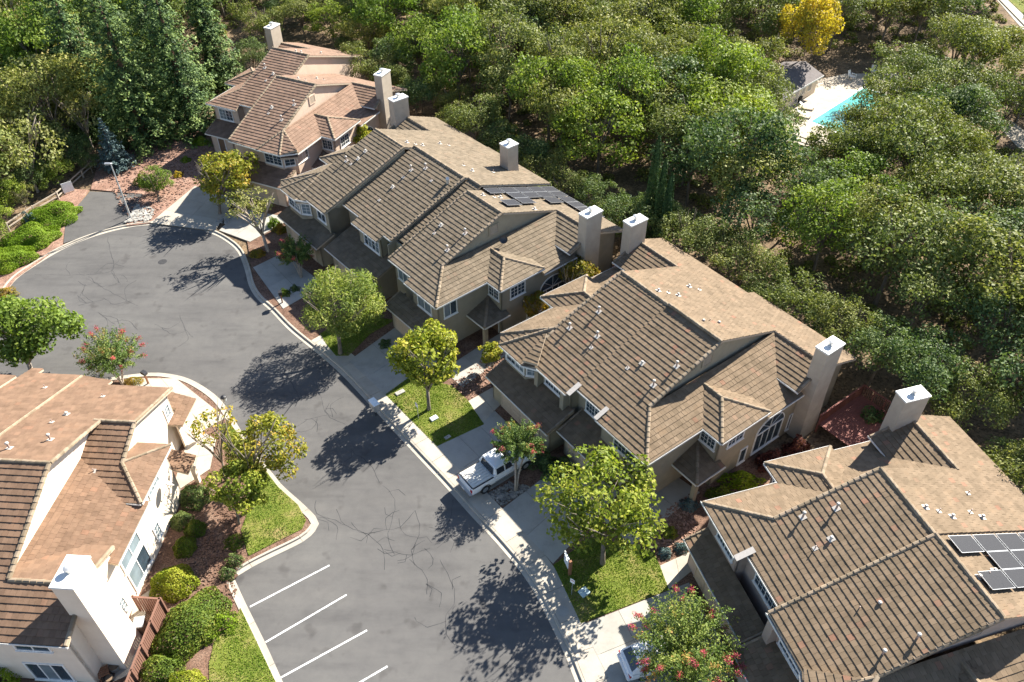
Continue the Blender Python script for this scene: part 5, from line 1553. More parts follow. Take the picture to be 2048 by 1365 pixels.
rail_fence('metal_fence', [(1545, 252), (1560, 280), (1610, 297), (1680, 312)], 'thin dark metal fence round the near side of the pool deck', 'dark_metal', 1.3, rails=3, every=1.5, z=.0)
# lane, kerb and lawn in the far top right corner, pale path at the right edge
slab('far_lane', [(1900, -60), (1992, -2), (2060, 76), (2200, 220), (2400, 400), (2430, 360), (2100, 30), (2010, -60)], -.01, .03, 'concrete_drive', kind='structure')
slab('far_kerb', [(1988, -12), (2060, 62), (2200, 200), (2204, 194), (2066, 56), (1994, -16)], -.01, .16, 'concrete', kind='structure')
slab('far_lawn', [(2002, -14), (2070, 50), (2300, 240), (2500, 0), (2100, -120)], -.01, .08, 'lawn_soil', kind='structure')
slab('gravel_path', [(2005, 262), (2052, 312), (2200, 420), (2300, 400), (2060, 270), (2020, 240)], -.01, .03, 'pool_concrete', kind='structure')

# ------------------------------------------------------------------ trees and plants
def unit(n, g): 
    v = g.normal(size=(n, 3))
    return v / np.linalg.norm(v, axis=1, keepdims=True)
def crown_mesh(name, mat, seed, nblob=42, per=210, leaf=.05, flat=.8, asp=.62, blob=(.22, .36), shell=(.45, .85), bottom=-.55, upbias=.35, droop=0., lobes=0):
    """unit-radius crown: leaf clumps on limbs, with gaps between the clumps"""
    g = np.random.default_rng(seed)
    C, N, T, Z = [], [], [], []
    k = 0
    LC = [np.array([.55 * math.cos(a_ * 6.283 / max(1, lobes) + seed), .55 * math.sin(a_ * 6.283 / max(1, lobes) + seed), g.uniform(-.25, .35)]) * g.uniform(.7, 1.1) for a_ in range(lobes)]
    while k < nblob:
        d = unit(1, g)[0]
        if d[2] < bottom: continue
        r = g.uniform(*shell)
        # uneven outline: lobes
        r *= 1 + .14 * math.sin(3 * math.atan2(d[1], d[0]) + seed) + .10 * math.sin(5 * d[2] + seed)
        c = d * r * np.array([1, 1, flat])
        if lobes:
            c = LC[k % lobes] + c * g.uniform(.5, .62)
            d = c / (np.linalg.norm(c) + 1e-6)
        br = g.uniform(*blob)
        n = int(per * (br / .29) ** 2 * g.uniform(.75, 1.2))
        u = unit(n, g)
        keep = (u @ (d * np.array([1, 1, .8]) + np.array([0, 0, .35]))) > g.uniform(-.75, .1, n)
        u = u[keep]
        n = len(u)
        rad = br * (1 - .55 * g.random(n) ** 1.6)
        p = c + u * rad[:, None] * np.array([1.1, 1.1, .72])
        p[:, 2] -= droop * g.random(n) * (np.linalg.norm(p[:, :2], axis=1))
        nn = u * .7 + np.array([0, 0, upbias]) + g.normal(0, .55, (n, 3))
        C.append(p); N.append(nn)
        tb = g.uniform(.2, .75)
        T.append(np.clip(tb + g.normal(0, .17, n), 0, 1))
        Z.append(leaf * g.uniform(.7, 1.35, n))
        k += 1
    C, N, T, Z = map(np.concatenate, (C, N, T, Z))
    return leaf_mesh(name, C, N, Z, mat, asp, T, g)
def wood_mesh(name, mat, seed, h=1., r0=.05, limbs=6, spread=.6, crown_z=1., fork=.35, sub=2):
    """trunk from z=0 with limbs reaching into a unit crown centred at crown_z"""
    g = random.Random(seed)
    m = MB()
    zf = crown_z * fork
    m.tube([(0, 0, -.03), (0, 0, zf * .25), (g.uniform(-.03, .03), g.uniform(-.03, .03), zf)], [r0 * 1.45, r0 * 1.05, r0 * .95], 8)
    for i in range(limbs):
        a = 2 * math.pi * (i + g.uniform(-.3, .3)) / limbs
        e = g.uniform(.45, 1.) * spread
        top = crown_z + g.uniform(-.15, .55) * .7
        p0 = Vector((0, 0, zf * g.uniform(.85, 1.0)))
        p1 = Vector((math.cos(a) * e * .35, math.sin(a) * e * .35, zf + (top - zf) * .4))
        p2 = Vector((math.cos(a) * e, math.sin(a) * e, top))
        m.tube([p0, p1, p2], [r0 * .6, r0 * .42, r0 * .12], 6)
        for k in range(sub):
            b = a + g.uniform(-1.1, 1.1)
            q = p1.lerp(p2, g.uniform(.1, .6))
            m.tube([q, q + Vector((math.cos(b) * .3 * spread, math.sin(b) * .3 * spread, .22)), q + Vector((math.cos(b) * .55 * spread, math.sin(b) * .55 * spread, .38))], [r0 * .3, r0 * .2, r0 * .06], 5)
    return m.mesh(name, mat, True)
CACHE = {}
def cached(key, fn):
    if key not in CACHE: CACHE[key] = fn()
    return CACHE[key]
def tree(name, base, zc, R, crown_me, wood_me, label, cat='tree', group=None, lean=(0, 0), rz=None, sz=1., wood_r=1.):
    """crown_me is unit radius; wood_me is made for crown_z=1 -> scaled"""
    t = empty(name, base, 0, label, cat, group)
    tr = link('trunk', wood_me, t)
    a = rnd.uniform(0, 6.28) if rz is None else rz
    tr.matrix_local = Matrix(((math.cos(a) * R * wood_r, -math.sin(a) * R * wood_r, lean[0] / zc * zc, 0), (math.sin(a) * R * wood_r, math.cos(a) * R * wood_r, lean[1], 0), (0, 0, zc, 0), (0, 0, 0, 1)))
    c = link('crown', crown_me, t)
    c.location = (lean[0], lean[1], zc)
    c.rotation_euler = (0, 0, a)
    q_ = rnd.uniform(.88, 1.14) if rz is not None and rz else 1.
    c.scale = (R * q_, R / q_, R * sz)
    return t
def by_px(base_px, crown_px, zc, zb=.1):
    b = at(*base_px, zb)
    c = at(*crown_px, zc)
    return b, (c.x - b.x, c.y - b.y)

# --- the street trees, one by one
def street(name, bpx, cpx, zc, R, mat, seed, label, cm=None, wm=None, sz=1., bark='bark', cat='tree', zb=.1, **k):
    cm = dict(nblob=46, per=230, leaf=.042, flat=.85) | (cm or {})
    wm = dict(r0=.045, limbs=7, spread=.75, fork=.42, sub=3) | (wm or {})
    b, ln = by_px(bpx, cpx, zc, zb)
    return tree(name, b, zc, R, crown_mesh('crown', mat, seed, **cm), wood_mesh('trunk', bark, seed, **wm), label, cat, lean=ln, sz=sz, rz=0.)
street('street_tree', (858, 820), (853, 712), 4.3, 2.95, 'leaf_yellowgreen', 11, 'yellow green round tree on the upper lawn by the small street sign', dict(nblob=44, per=200, leaf=.050, blob=(.2, .32)))
street('street_tree', (1205, 1128), (1205, 1000), 4.4, 4.35, 'leaf_yellowgreen', 12, 'large spreading yellow green tree over the lower lawn and driveway', dict(nblob=96, per=165, leaf=.034, blob=(.15, .25), shell=(.3, .92)), dict(r0=.034, limbs=8))
street('feathery_tree', (681, 708), (682, 602), 4.2, 3.6, 'leaf_feather', 13, 'light green feathery leaved tree leaning over the pavement at the middle house', dict(nblob=80, per=300, leaf=.042, asp=.26, blob=(.18, .30), droop=.12))
street('round_tree', (62, 742), (62, 652), 4.3, 3.5, 'leaf_bright', 14, 'bright green round tree with forked trunk at the left edge behind the cream house', dict(nblob=54, per=250, leaf=.042), dict(limbs=9, fork=.2, r0=.05), bark='bark_pale')
street('street_tree', (503, 1018), (535, 893), 4.1, 2.8, 'leaf_autumn', 15, 'olive gold tree overhanging the road by the corner lawn, taller of the pair', dict(nblob=62, per=170, leaf=.043, blob=(.16, .27)), dict(r0=.05))
street('street_tree', (478, 1048), (478, 978), 3.2, 2.0, 'leaf_yellowgreen', 16, 'lower bushy yellow green tree between the corner lawn and the cream house', dict(nblob=40, per=190, leaf=.06, blob=(.2, .32)))
street('sparse_tree', (455, 960), (425, 858), 4.0, 1.9, 'leaf_autumn', 17, 'thin twiggy tree with pale tips by the garden lamp at the cream house', dict(nblob=30, per=60, leaf=.06, blob=(.15, .24)), dict(r0=.04, limbs=10, spread=.9))
street('street_tree', (440, 428), (452, 354), 3.6, 3.2, 'leaf_autumn', 18, 'orange tinged green tree before the bay window of the furthest house', dict(nblob=52, per=170, leaf=.046, blob=(.18, .3)))
street('sparse_tree', (536, 503), (500, 418), 4.2, 2.6, 'leaf_sparse', 19, 'sparse pale tree with a leaning trunk in the bed beside the upper driveway', dict(nblob=44, per=80, leaf=.045, blob=(.14, .24), shell=(.3, .95)), dict(r0=.06, limbs=8, spread=.9), bark='bark_pale')
street('small_tree', (318, 402), (312, 361), 1.8, 1.75, 'leaf_bright', 20, 'small round light green tree in the red bark bed beside the street light', dict(nblob=40, per=170, leaf=.055, asp=.35), dict(r0=.06, fork=.3))
street('small_tree', (1128, 640), (1152, 545), 3.6, 1.75, 'leaf_gold', 21, 'golden orange tree in the gap between the middle house and the house behind the truck', dict(nblob=36, per=170, leaf=.06))
street('small_tree', (1070, 668), (1072, 612), 2.4, 1.3, 'leaf_gold', 22, 'lower golden bushy tree below the white satellite dishes in the gap between houses', dict(nblob=30, per=140, leaf=.075))
street('small_tree', (705, 325), (707, 268), 3.3, 1.9, 'leaf_yellowgreen', 23, 'yellow leaved small tree between the furthest house and the middle house', dict(nblob=34, per=190, leaf=.06))
street('small_tree', (985, 752), (982, 708), 1.7, 1.0, 'leaf_yellowgreen', 24, 'small yellow green shrub tree at the end of the path by the middle house', dict(nblob=26, per=140, leaf=.08))
# --- crape myrtles: a vase of upright leafy shoots tipped with pink
def crape(name, bpx, cpx, zc, R, seed, label, nshoot=90, pink=26, trunk=.07, stems=4, zb=.1):
    g = np.random.default_rng(seed)
    b, ln = by_px(bpx, cpx, zc, zb)
    t = empty(name, b, 0, label, 'flowering tree')
    wm = MB()
    h0 = max(.35, zc - R * .95)
    for i in range(stems):
        a = 2 * math.pi * i / stems + g.uniform(-.4, .4)
        wm.tube([(0.04 * math.cos(a), .04 * math.sin(a), -.05), (ln[0] * .3 + .15 * math.cos(a), ln[1] * .3 + .15 * math.sin(a), h0 * .7), (ln[0] * .7 + R * .3 * math.cos(a), ln[1] * .7 + R * .3 * math.sin(a), h0 + R * .5), (ln[0] + R * .55 * math.cos(a), ln[1] + R * .55 * math.sin(a), zc + R * .35)], [trunk, trunk * .8, trunk * .5, trunk * .15], 7)
    wm.build('trunk', 'bark_pale', t, True)
    C, N, Z, T = [], [], [], []
    FC, FN, FZ = [], [], []
    for i in range(nshoot):
        d = unit(1, g)[0]
        d[2] = abs(d[2]) * .9 - .28
        d /= np.linalg.norm(d)
        L = R * g.uniform(.72, 1.12)
        o = np.array([ln[0], ln[1], zc - R * .15]) + d * R * .12
        n = 95
        s_ = g.random(n) ** .7
        wdt = .17 * R * (1 - .55 * s_)
        curve = np.array([0, 0, .22 * R]) * (s_ ** 2)[:, None]
        p = o + d * (L * s_)[:, None] + curve + g.normal(0, 1, (n, 3)) * (wdt * .5)[:, None]
        C.append(p)
        N.append(g.normal(0, .7, (n, 3)) + np.array([0, 0, .5]) + d * .4)
        Z.append(g.uniform(.06, .11, n))
        T.append(np.clip(g.uniform(.1, .5) + g.normal(0, .12, n) + (.35 if g.random() < .22 else 0) * (s_ > .75), 0, 1))
        if i < pink and d[2] > -.35:
            k = 110
            q = o + d * L * .97 + np.array([0, 0, .22 * R]) + g.normal(0, .085, (k, 3)) + d * g.uniform(-.22, .12, (k, 1))
            FC.append(q); FN.append(g.normal(0, .8, (k, 3)) + np.array([0, 0, .6])); FZ.append(g.uniform(.022, .045, k))
    link('crown', leaf_mesh('crown', np.concatenate(C), np.concatenate(N), np.concatenate(Z), 'leaf_crepe', .42, np.concatenate(T), g), t)
    for q, nn, z in zip(FC, FN, FZ):
        link('flower_cluster', leaf_mesh('flower_cluster', q, nn, z, 'flower_pink', .8, None, g), t)
crape('crape_myrtle', (1031, 983), (1037, 888), 3.2, 1.65, 31, 'pink flowering tree with a bare trunk right beside the white pickup truck', 95, 12, .10, 3)
crape('crape_myrtle', (1385, 1395), (1372, 1300), 2.9, 2.75, 32, 'big pink flowering bush hiding the white car at the bottom edge', 190, 34, .08, 5)
crape('crape_myrtle', (246, 770), (222, 712), 2.2, 2.15, 33, 'pink flowering bush behind the cream house beside the leaning mailbox post', 110, 16, .07, 5)
crape('crape_myrtle', (603, 556), (592, 508), 2.0, 1.55, 34, 'dark green flowering bush with few pink heads by the upper driveway', 90, 7, .06, 5)

# --- clipped shrubs, hedges and small plants
def shrub_mesh(name, mat, seed, n=2600, leaf=.05, asp=.6, rough=.06, squash=1.):
    g = np.random.default_rng(seed)
    u = unit(n, g)
    u[:, 2] = np.abs(u[:, 2]) * 1.0 - .12
    lump = 1 + rough * (np.sin(u[:, 0] * 7 + seed) + np.sin(u[:, 1] * 8 + seed * 2) + np.sin(u[:, 2] * 9))
    r = lump * (1 - .22 * g.random(n) ** 2)
    return leaf_mesh(name, u * r[:, None], u + g.normal(0, .5, (n, 3)), leaf * g.uniform(.6, 1.3, n), mat, asp, np.clip(.45 + .2 * np.sin(u[:, 0] * 4 + seed) + g.normal(0, .2, n), 0, 1), g)
def shrub(name, u, v, rx, ry, h, mat, label, cat='shrub', n=2600, leaf=.05, rz=0., group=None, rough=.06, z=.1, asp=.6):
    t = empty(name, at(u, v, z), rz, label, cat, group)
    sd_ = rnd.randint(0, 9999)
    c = link('foliage', shrub_mesh('foliage', mat, sd_, n, leaf, asp, rough), t)
    c.scale = (rx, ry, h)
    m = MB()
    for k in range(5):
        a = k * 1.26
        m.tube([(0, 0, -.02), (math.cos(a) * rx * .25, math.sin(a) * ry * .25, h * .4), (math.cos(a) * rx * .6, math.sin(a) * ry * .6, h * .72)], [.03, .022, .01], 5)
    m.build('stem', 'bark', t)
    return t
H_ = 'clipped_shrub'
shrub(H_, 350, 1172, 1.45, 1.25, 1.5, 'leaf_hedge_yellow', 'round clipped yellow green shrub against the cream house wall', leaf=.045, n=6000)
shrub(H_, 384, 1255, 1.75, 2.5, 1.7, 'leaf_hedge', 'largest long clipped hedge bush beside the red board fence', n=11000, leaf=.035, rz=R_(-28))
shrub(H_, 322, 1348, 1.35, 1.2, 1.3, 'leaf_hedge', 'clipped olive bush below the long hedge next to the red fence', n=4500, leaf=.045)
shrub(H_, 372, 1375, 1.25, 1.0, 1.2, 'leaf_hedge_yellow', 'yellow green clipped bush at the bottom edge beside the left lawn', n=4500, leaf=.045)
shrub(H_, 303, 1402, 1.0, 1.0, 1.2, 'leaf_hedge', 'small clipped bush at the bottom edge by the end of the red fence', n=3000)
shrub(H_, 371, 1098, .78, .78, 1.0, 'leaf_hedge', 'small ball shaped shrub by the cream house next to the big windows', n=3500, leaf=.06)
shrub(H_, 392, 1062, .72, .72, .95, 'leaf_hedge', 'dark ball shaped shrub above the small ball shrub by the cream house', n=3000, leaf=.06)
shrub(H_, 365, 1046, .8, .7, 1.0, 'leaf_dark', 'dark green shrub touching the cream house wall by the satellite dish', n=3000, leaf=.06)
shrub('shrub', 392, 1000, 1.1, .9, 1.3, 'leaf_dark', 'dark glossy shrub with red tips below the satellite dish', n=3600, leaf=.06, rough=.14)
shrub('shrub', 448, 1248, .8, .7, .7, 'leaf_hedge_bright', 'low bright green shrub at the top of the left bottom lawn', n=2000, leaf=.07, rough=.14)
shrub('shrub', 420, 1275, .55, .5, .6, 'leaf_hedge_bright', 'tiny bright shrub between the long hedge and the left bottom lawn', n=1200, leaf=.08, rough=.14)
shrub('shrub', 470, 1125, .55, .5, .7, 'leaf_dark', 'small dark shrub in the bark bed below the corner lawn', n=1300, leaf=.08, rough=.15)
shrub('shrub', 455, 1150, .5, .5, .6, 'leaf_dark', 'small dark shrub at the foot of the bark bed next to the kerb end', n=1300, leaf=.08, rough=.15)
shrub('shrub', 470, 1088, .6, .55, .75, 'leaf_hedge', 'green shrub at the left edge of the corner lawn under the gold tree', n=1500, leaf=.08, rough=.15)
shrub('shrub', 5, 1372, 1.2, 1.2, 1.6, 'leaf_hedge_bright', 'bright green bush in the bottom left corner of the picture', n=3500, leaf=.05, rough=.14)
shrub('ground_cover', 268, 765, .85, .5, .45, 'leaf_gold', 'low golden ground cover plant by the leaning mailbox post', n=1500, leaf=.07)
# juniper hedge by the turning circle
for q, (u, v, rx, ry, h, lb) in enumerate(((105, 440, 3.0, 2.0, 1.7, 'bright green spreading juniper nearest the side road'), (60, 488, 3.0, 1.9, 1.8, 'bright green spreading juniper in the middle of the kerbside hedge'), (15, 530, 2.6, 1.6, 1.7, 'bright green spreading juniper at the left edge by the kerb'))):
    shrub('juniper', u, v, rx, ry, h, 'leaf_hedge_bright', lb, n=17000, leaf=.034, rz=R_(45), rough=.1, asp=.5)
shrub('shrub', 68, 455, .8, .8, 1.5, 'leaf_spruce', 'grey green upright shrub standing in the junipers', n=1500, leaf=.1, rough=.2)
shrub('shrub', 12, 590, 1.0, .8, .6, 'leaf_gold', 'low yellow shrub at the kerb on the left edge', n=1500, leaf=.08, rough=.15)
# beds in front of the row
for u, v, rx, ry, h, m_, lb in ((1120, 945, 1.3, .9, 1.0, 'leaf_dark', 'dark green shrub by the garage wall next to the bare trunk flowering tree'), (1085, 925, 1.0, .8, .9, 'leaf_dark', 'dark green shrub behind the pickup truck by the garage corner'), (1010, 775, .7, .6, .7, 'leaf_dark', 'small dark shrub by the wall at the end of the short path'),
        (1330, 1108, .45, .4, .45, 'leaf_spruce', 'grey green low plant at the left end of the pale path'), (1362, 1098, .5, .4, .45, 'leaf_spruce', 'grey green low plant at the right end of the pale path'), (1340, 1068, .5, .5, .5, 'leaf_yellowgreen', 'small yellow green plant in the bark bed by the mauve house corner'),
        (1378, 1012, .6, .5, .5, 'leaf_spruce', 'blue grey plant in the shaded bed by the porch of the house behind the truck'), (1480, 965, 1.3, .7, .9, 'leaf_hedge_bright', 'bright green shrub in the gap before the mauve house'), (1440, 992, .9, .6, .8, 'leaf_hedge', 'leafy green shrub below the porch roof in the gap'),
        (1540, 930, 1.0, .8, 1.3, 'leaf_plum', 'plum red shrub below the arched window'), (1592, 905, .9, .7, 1.5, 'leaf_plum', 'taller plum red shrub right of the arched window'), (1735, 850, 1.3, 1.0, 1.5, 'leaf_dark', 'dark green bush at the edge of the red deck'),
        (562, 462, .7, .6, .8, 'leaf_gold', 'orange yellow shrub by the garage in the upper bed'), (515, 510, .8, .6, .5, 'leaf_gold', 'low orange shrub at the kerb point of the upper bed'), (548, 452, .6, .6, .9, 'leaf_hedge_bright', 'bright green shrub behind the leaning trunk in the upper bed'),
        (570, 590, .5, .4, .6, 'leaf_hedge', 'small green plant at the black mailbox'), (590, 580, .4, .4, .5, 'leaf_dark', 'small dark plant between the black mailbox and the flowering bush'), (357, 352, .5, .5, .5, 'leaf_yellow', 'low orange yellow grassy plant in the red bark bed'),
        (372, 322, .5, .5, .5, 'leaf_hedge_bright', 'small bright green shrub at the top of the red bark bed'), (403, 288, .9, .6, .8, 'leaf_hedge_bright', 'bright green shrub by the wall of the furthest house'), (290, 368, 1.0, .9, 1.2, 'leaf_hedge', 'green shrub just behind the small round tree in the red bark bed'), (770, 690, .5, .5, .5, 'leaf_dark', 'small dark plant in the shaded bed by the middle house garage'),
        (1385, 1190, .3, .3, .6, 'leaf_dark', 'dark pot plant by the mauve house garage corner')):
    shrub('shrub', u, v, rx, ry, h, m_, lb, n=1700, leaf=.09, rough=.16)

# --- conifers
def conifer_mesh(name, mat, seed, h, R, tiers, per, leaf, power=1., droop=.25, dens=70):
    g = np.random.default_rng(seed)
    C, N, Z, T = [], [], [], []
    for i in range(tiers):
        f = (i + .3) / tiers
        z = h * (.04 + .95 * f)
        r = R * (1 - f) ** power * g.uniform(.85, 1.12) + .12
        nb = max(4, int(per * (1 - f * .55)))
        for k in range(nb):
            a = 2 * math.pi * (k + g.uniform(-.35, .35)) / nb + i * .7
            L = r * g.uniform(.7, 1.15)
            n = int(dens * max(.25, L / R))
            s_ = g.random(n) ** .75
            wd = .22 * L * (1 - .6 * s_) + .05
            lat = g.normal(0, .5, n) * wd
            x = np.cos(a) * L * s_ - np.sin(a) * lat
            y = np.sin(a) * L * s_ + np.cos(a) * lat
            zz = z - droop * L * s_ ** 1.5 + .10 * L * (s_ > .8) - np.abs(lat) * .25 + g.normal(0, .05 * L, n)
            C.append(np.column_stack([x, y, zz]))
            nn = np.column_stack([np.cos(a) * .35 + g.normal(0, .45, n), np.sin(a) * .35 + g.normal(0, .45, n), np.full(n, .8)])
            N.append(nn)
            Z.append(leaf * g.uniform(.7, 1.3, n))
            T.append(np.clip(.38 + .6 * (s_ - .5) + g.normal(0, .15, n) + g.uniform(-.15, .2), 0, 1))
    return leaf_mesh(name, np.concatenate(C), np.concatenate(N), np.concatenate(Z), mat, .42, np.concatenate(T), g)
def conifer(name, u, v, h, R, mat, bark, label, seed, group=None, **k):
    b = at(u, v, 0)
    t = empty(name, b, 0, label, 'tree', group)
    link('crown', conifer_mesh('crown', mat, seed, h, R, **k), t)
    MB().tube([(0, 0, -.1), (0, 0, h * .5), (0, 0, h * .97)], [R * .11, R * .07, .03], 8).build('trunk', bark, t)
    return t
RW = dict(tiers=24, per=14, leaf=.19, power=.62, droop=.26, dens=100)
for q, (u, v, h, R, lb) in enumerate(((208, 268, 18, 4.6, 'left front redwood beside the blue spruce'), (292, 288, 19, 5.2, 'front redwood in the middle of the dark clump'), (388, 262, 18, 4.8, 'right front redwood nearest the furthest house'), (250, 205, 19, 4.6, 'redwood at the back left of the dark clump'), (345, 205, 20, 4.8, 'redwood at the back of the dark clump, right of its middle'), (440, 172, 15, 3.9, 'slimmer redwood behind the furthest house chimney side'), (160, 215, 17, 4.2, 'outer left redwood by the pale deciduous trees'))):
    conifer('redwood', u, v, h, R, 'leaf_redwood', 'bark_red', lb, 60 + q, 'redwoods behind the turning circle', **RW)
conifer('blue_spruce', 236, 338, 6.4, 2.0, 'leaf_spruce', 'bark', 'blue grey spruce in front of the redwoods by the timber fence', 71, tiers=20, per=11, leaf=.11, power=1., droop=.1, dens=60)
def cypress(u, v, h, R, label, seed):
    g = np.random.default_rng(seed)
    t = empty('italian_cypress', at(u, v, 0), 0, label, 'tree', 'slim cypresses behind the house')
    n = 9000
    f = g.random(n)
    r = R * np.minimum(1, f * 8) * (1 - f) ** .55
    a = g.uniform(0, 6.283, n)
    r *= .75 + .25 * np.sin(a * 4 + f * 9) + g.normal(0, .06, n)
    C = np.column_stack([np.cos(a) * r, np.sin(a) * r, f * h])
    N = np.column_stack([np.cos(a), np.sin(a), np.full(n, .3)]) + g.normal(0, .4, (n, 3))
    link('crown', leaf_mesh('crown', C, N, .11 * g.uniform(.6, 1.3, n), 'leaf_cypress', .35, None, g), t)
    MB().tube([(0, 0, -.1), (0, 0, h * .8)], [.16, .03], 7).build('trunk', 'bark', t)
def cyp_at(top, h): 
    p = at(*top, h)
    return proj((p.x, p.y, 0))
for top, h, R, lb, sd_ in (((1319, 272), 12.5, .95, 'tallest slim dark cypress behind the house chimney, left of three', 81), ((1332, 318), 11.0, .8, 'slim dark cypress close against the tallest one, middle of three', 82), ((1345, 347), 10.0, .85, 'shorter slim dark cypress standing a little apart, right of three', 83)):
    u, v = cyp_at(top, h)
    cypress(u, v, h, R, lb, sd_)

# --- the wood behind the houses
FOREST = [(-140, -160), (-140, 560), (0, 440), (60, 412), (140, 362), (200, 300), (320, 170), (440, 90), (520, 10), (600, 40), (760, 120), (860, 210), (1010, 275), (1130, 345), (1240, 395), (1340, 440), (1520, 540), (1700, 650), (1790, 790), (1900, 800), (1960, 850), (2080, 960), (2500, 1240), (2700, -100), (2000, -170), (900, -170)]
NOGO = [[(1525, 260), (1545, 120), (1700, 95), (1850, 130), (1860, 210), (1740, 320), (1600, 310), (1550, 300)], [(1890, -90), (1975, -20), (2060, 95), (2300, 330), (2600, 200), (2200, -170)], [(1990, 270), (2040, 240), (2300, 400), (2200, 440)]]
OK_ = [crown_mesh('crown', 'leaf_oak', 100 + i, nblob=78, per=220, leaf=.027, flat=.8, blob=(.14, .26), shell=(.35, .9), lobes=(0, 3, 4, 5, 3)[i]) for i in range(5)]
DK = [crown_mesh('crown', 'leaf_dark', 120 + i, nblob=74, per=220, leaf=.028, flat=.85, blob=(.14, .26), lobes=(0, 4, 3)[i]) for i in range(3)]
BR = [crown_mesh('crown', 'leaf_bright', 140 + i, nblob=66, per=230, leaf=.031, flat=1.05, blob=(.15, .27), lobes=(0, 3, 4)[i]) for i in range(3)]
YG = [crown_mesh('crown', 'leaf_sparse', 160 + i, nblob=54, per=130, leaf=.034, flat=.95, blob=(.13, .25), lobes=(0, 4)[i]) for i in range(2)]
YL = crown_mesh('crown', 'leaf_yellow', 171, nblob=46, per=190, leaf=.040, flat=1.0)
WD = [wood_mesh('trunk', 'bark', 180 + i, r0=.055, limbs=7, spread=.7, fork=.5, sub=3) for i in range(3)]
WP = wood_mesh('trunk', 'bark_pale', 190, r0=.045, limbs=11, spread=.95, fork=.3, sub=4)
fr = random.Random(23)
placed = []
YGC = [crown_mesh('crown', 'leaf_yellowgreen', 195, nblob=60, per=190, leaf=.032, flat=1., blob=(.14, .26), lobes=3)]
LBL = {'yg': ('yellow green bushy tree', YGC), 'oak': ('olive green live oak', OK_), 'dark': ('dark green oak', DK), 'bright': ('bright green leafy tree', BR), 'sparse': ('pale thin leaved tree', YG)}
def region(u, v):
    if u < 70: return 'at the far left edge of the wood'
    if u < 170: return 'in the wood just left of the redwoods'
    if v < 70 and u < 700: return 'at the top edge above the furthest house'
    if u < 540: return 'behind the redwoods'
    if v < 110:
        if u < 950: return 'at the top edge right of the furthest house'
        if u < 1100: return 'at the top edge above the middle house'
        if u < 1300: return 'at the top edge above the slim cypresses'
        if u < 1530: return 'at the top edge left of the pool house'
        return 'beyond the swimming pool'
    if u < 800: return 'right behind the furthest house'
    if u < 1000: return 'behind the left chimney of the middle house'
    if u < 1250: return 'further back behind the solar panels' if v < 260 else 'close behind the solar panels'
    if u < 1540: return 'between the slim cypresses and the pool house' if v < 330 else 'close behind the house with the truck'
    if v < 160: return 'beyond the swimming pool'
    if v < 420: return 'just below the pool fence' if u < 1800 else 'right of the swimming pool'
    if u < 1800: return 'behind the red deck'
    return 'at the right edge of the wood' if v < 620 else 'behind the mauve house at the right edge'
y = 40.
cand = []
while y < 166:
    x = -95.
    while x < 125:
        cand.append((x + fr.uniform(-2., 2.), y + fr.uniform(-2., 2.)))
        x += 5.6 if y < 110 else 7.0
    y += 5.3 if y < 110 else 6.6
fr.shuffle(cand)
count = 0
def put_tree(x, y, R, zc, kind, label=None, sz=None):
    global count
    nm, ms = LBL[kind]
    u, v = proj((x, y, zc))
    me = fr.choice(ms)
    lb = label or (nm + ' ' + region(u, v))
    o = tree({'oak': 'oak_tree', 'dark': 'oak_tree', 'bright': 'leafy_tree', 'sparse': 'sparse_tree', 'yg': 'leafy_tree'}[kind], (x, y, 0), zc, R, me, WP if kind == 'sparse' else fr.choice(WD), lb, 'tree', nm + 's of the wood', (fr.uniform(-.5, .5), fr.uniform(-.5, .5)), fr.uniform(0, 6.28), sz or fr.uniform(.85, 1.15), .55)
    count += 1
    placed.append((lb, u, o, R))
for x, y in cand:
    ub, vb = proj((x, y, 0))
    if not inside((ub, vb), FOREST): continue
    if any(inside((ub, vb), n) for n in NOGO): continue
    bad = False
    for H in (H1, H2, H3, H4):
        l = H.M.inverted() @ Vector((x, y, 0))
        xm = 17 if H is H2 else 13
        yb = (29 if l.x < 1 else 22.8) if H is H1 else 22.0
        if -xm < l.x < xm and -16 < l.y < yb: bad = True
    if bad: continue
    R = fr.uniform(4.0, 5.9) if y < 110 else fr.uniform(4.2, 5.8)
    zc = R * fr.uniform(1.0, 1.45) + .6
    u, v = proj((x, y, zc))
    if not (-220 < u < 2300 and -260 < v < 1400): continue
    # keep the openings seen in the photograph
    s_ = CAM_F / math.hypot(x, math.hypot(y, CAM_H))
    stop = False
    for cu, cv, cr in ((1600, 165, 60), (1655, 185, 55), (1590, 235, 42), (1630, 232, 30), (1700, 160, 30), (1748, 140, 22), (2030, 30, 40), (2035, 285, 25), (640, 170, 40), (700, 115, 40), (620, 95, 30)):
        if math.hypot(u - cu, v - cv) < cr + R * s_ * .72 and vb > cv - 25: stop = True
    if stop: continue
    k = fr.random()
    if u < 210: kind = 'sparse' if k < .45 else 'bright' if k < .8 else 'oak'
    elif 780 < u < 920 and v < 170 or (560 < u < 760 and v < 60): kind = 'bright' if k < .75 else 'oak'
    elif u < 1000: kind = 'bright' if k < .3 else 'dark' if k < .5 else 'oak'
    elif 1250 < u < 1520 and v > 290: kind = 'dark' if k < .55 else 'oak'
    elif u > 1640 and v > 560: kind = 'dark' if k < .5 else 'oak'
    else: kind = 'oak' if k < .72 else 'dark' if k < .86 else 'bright'
    put_tree(x, y, R, zc, kind)
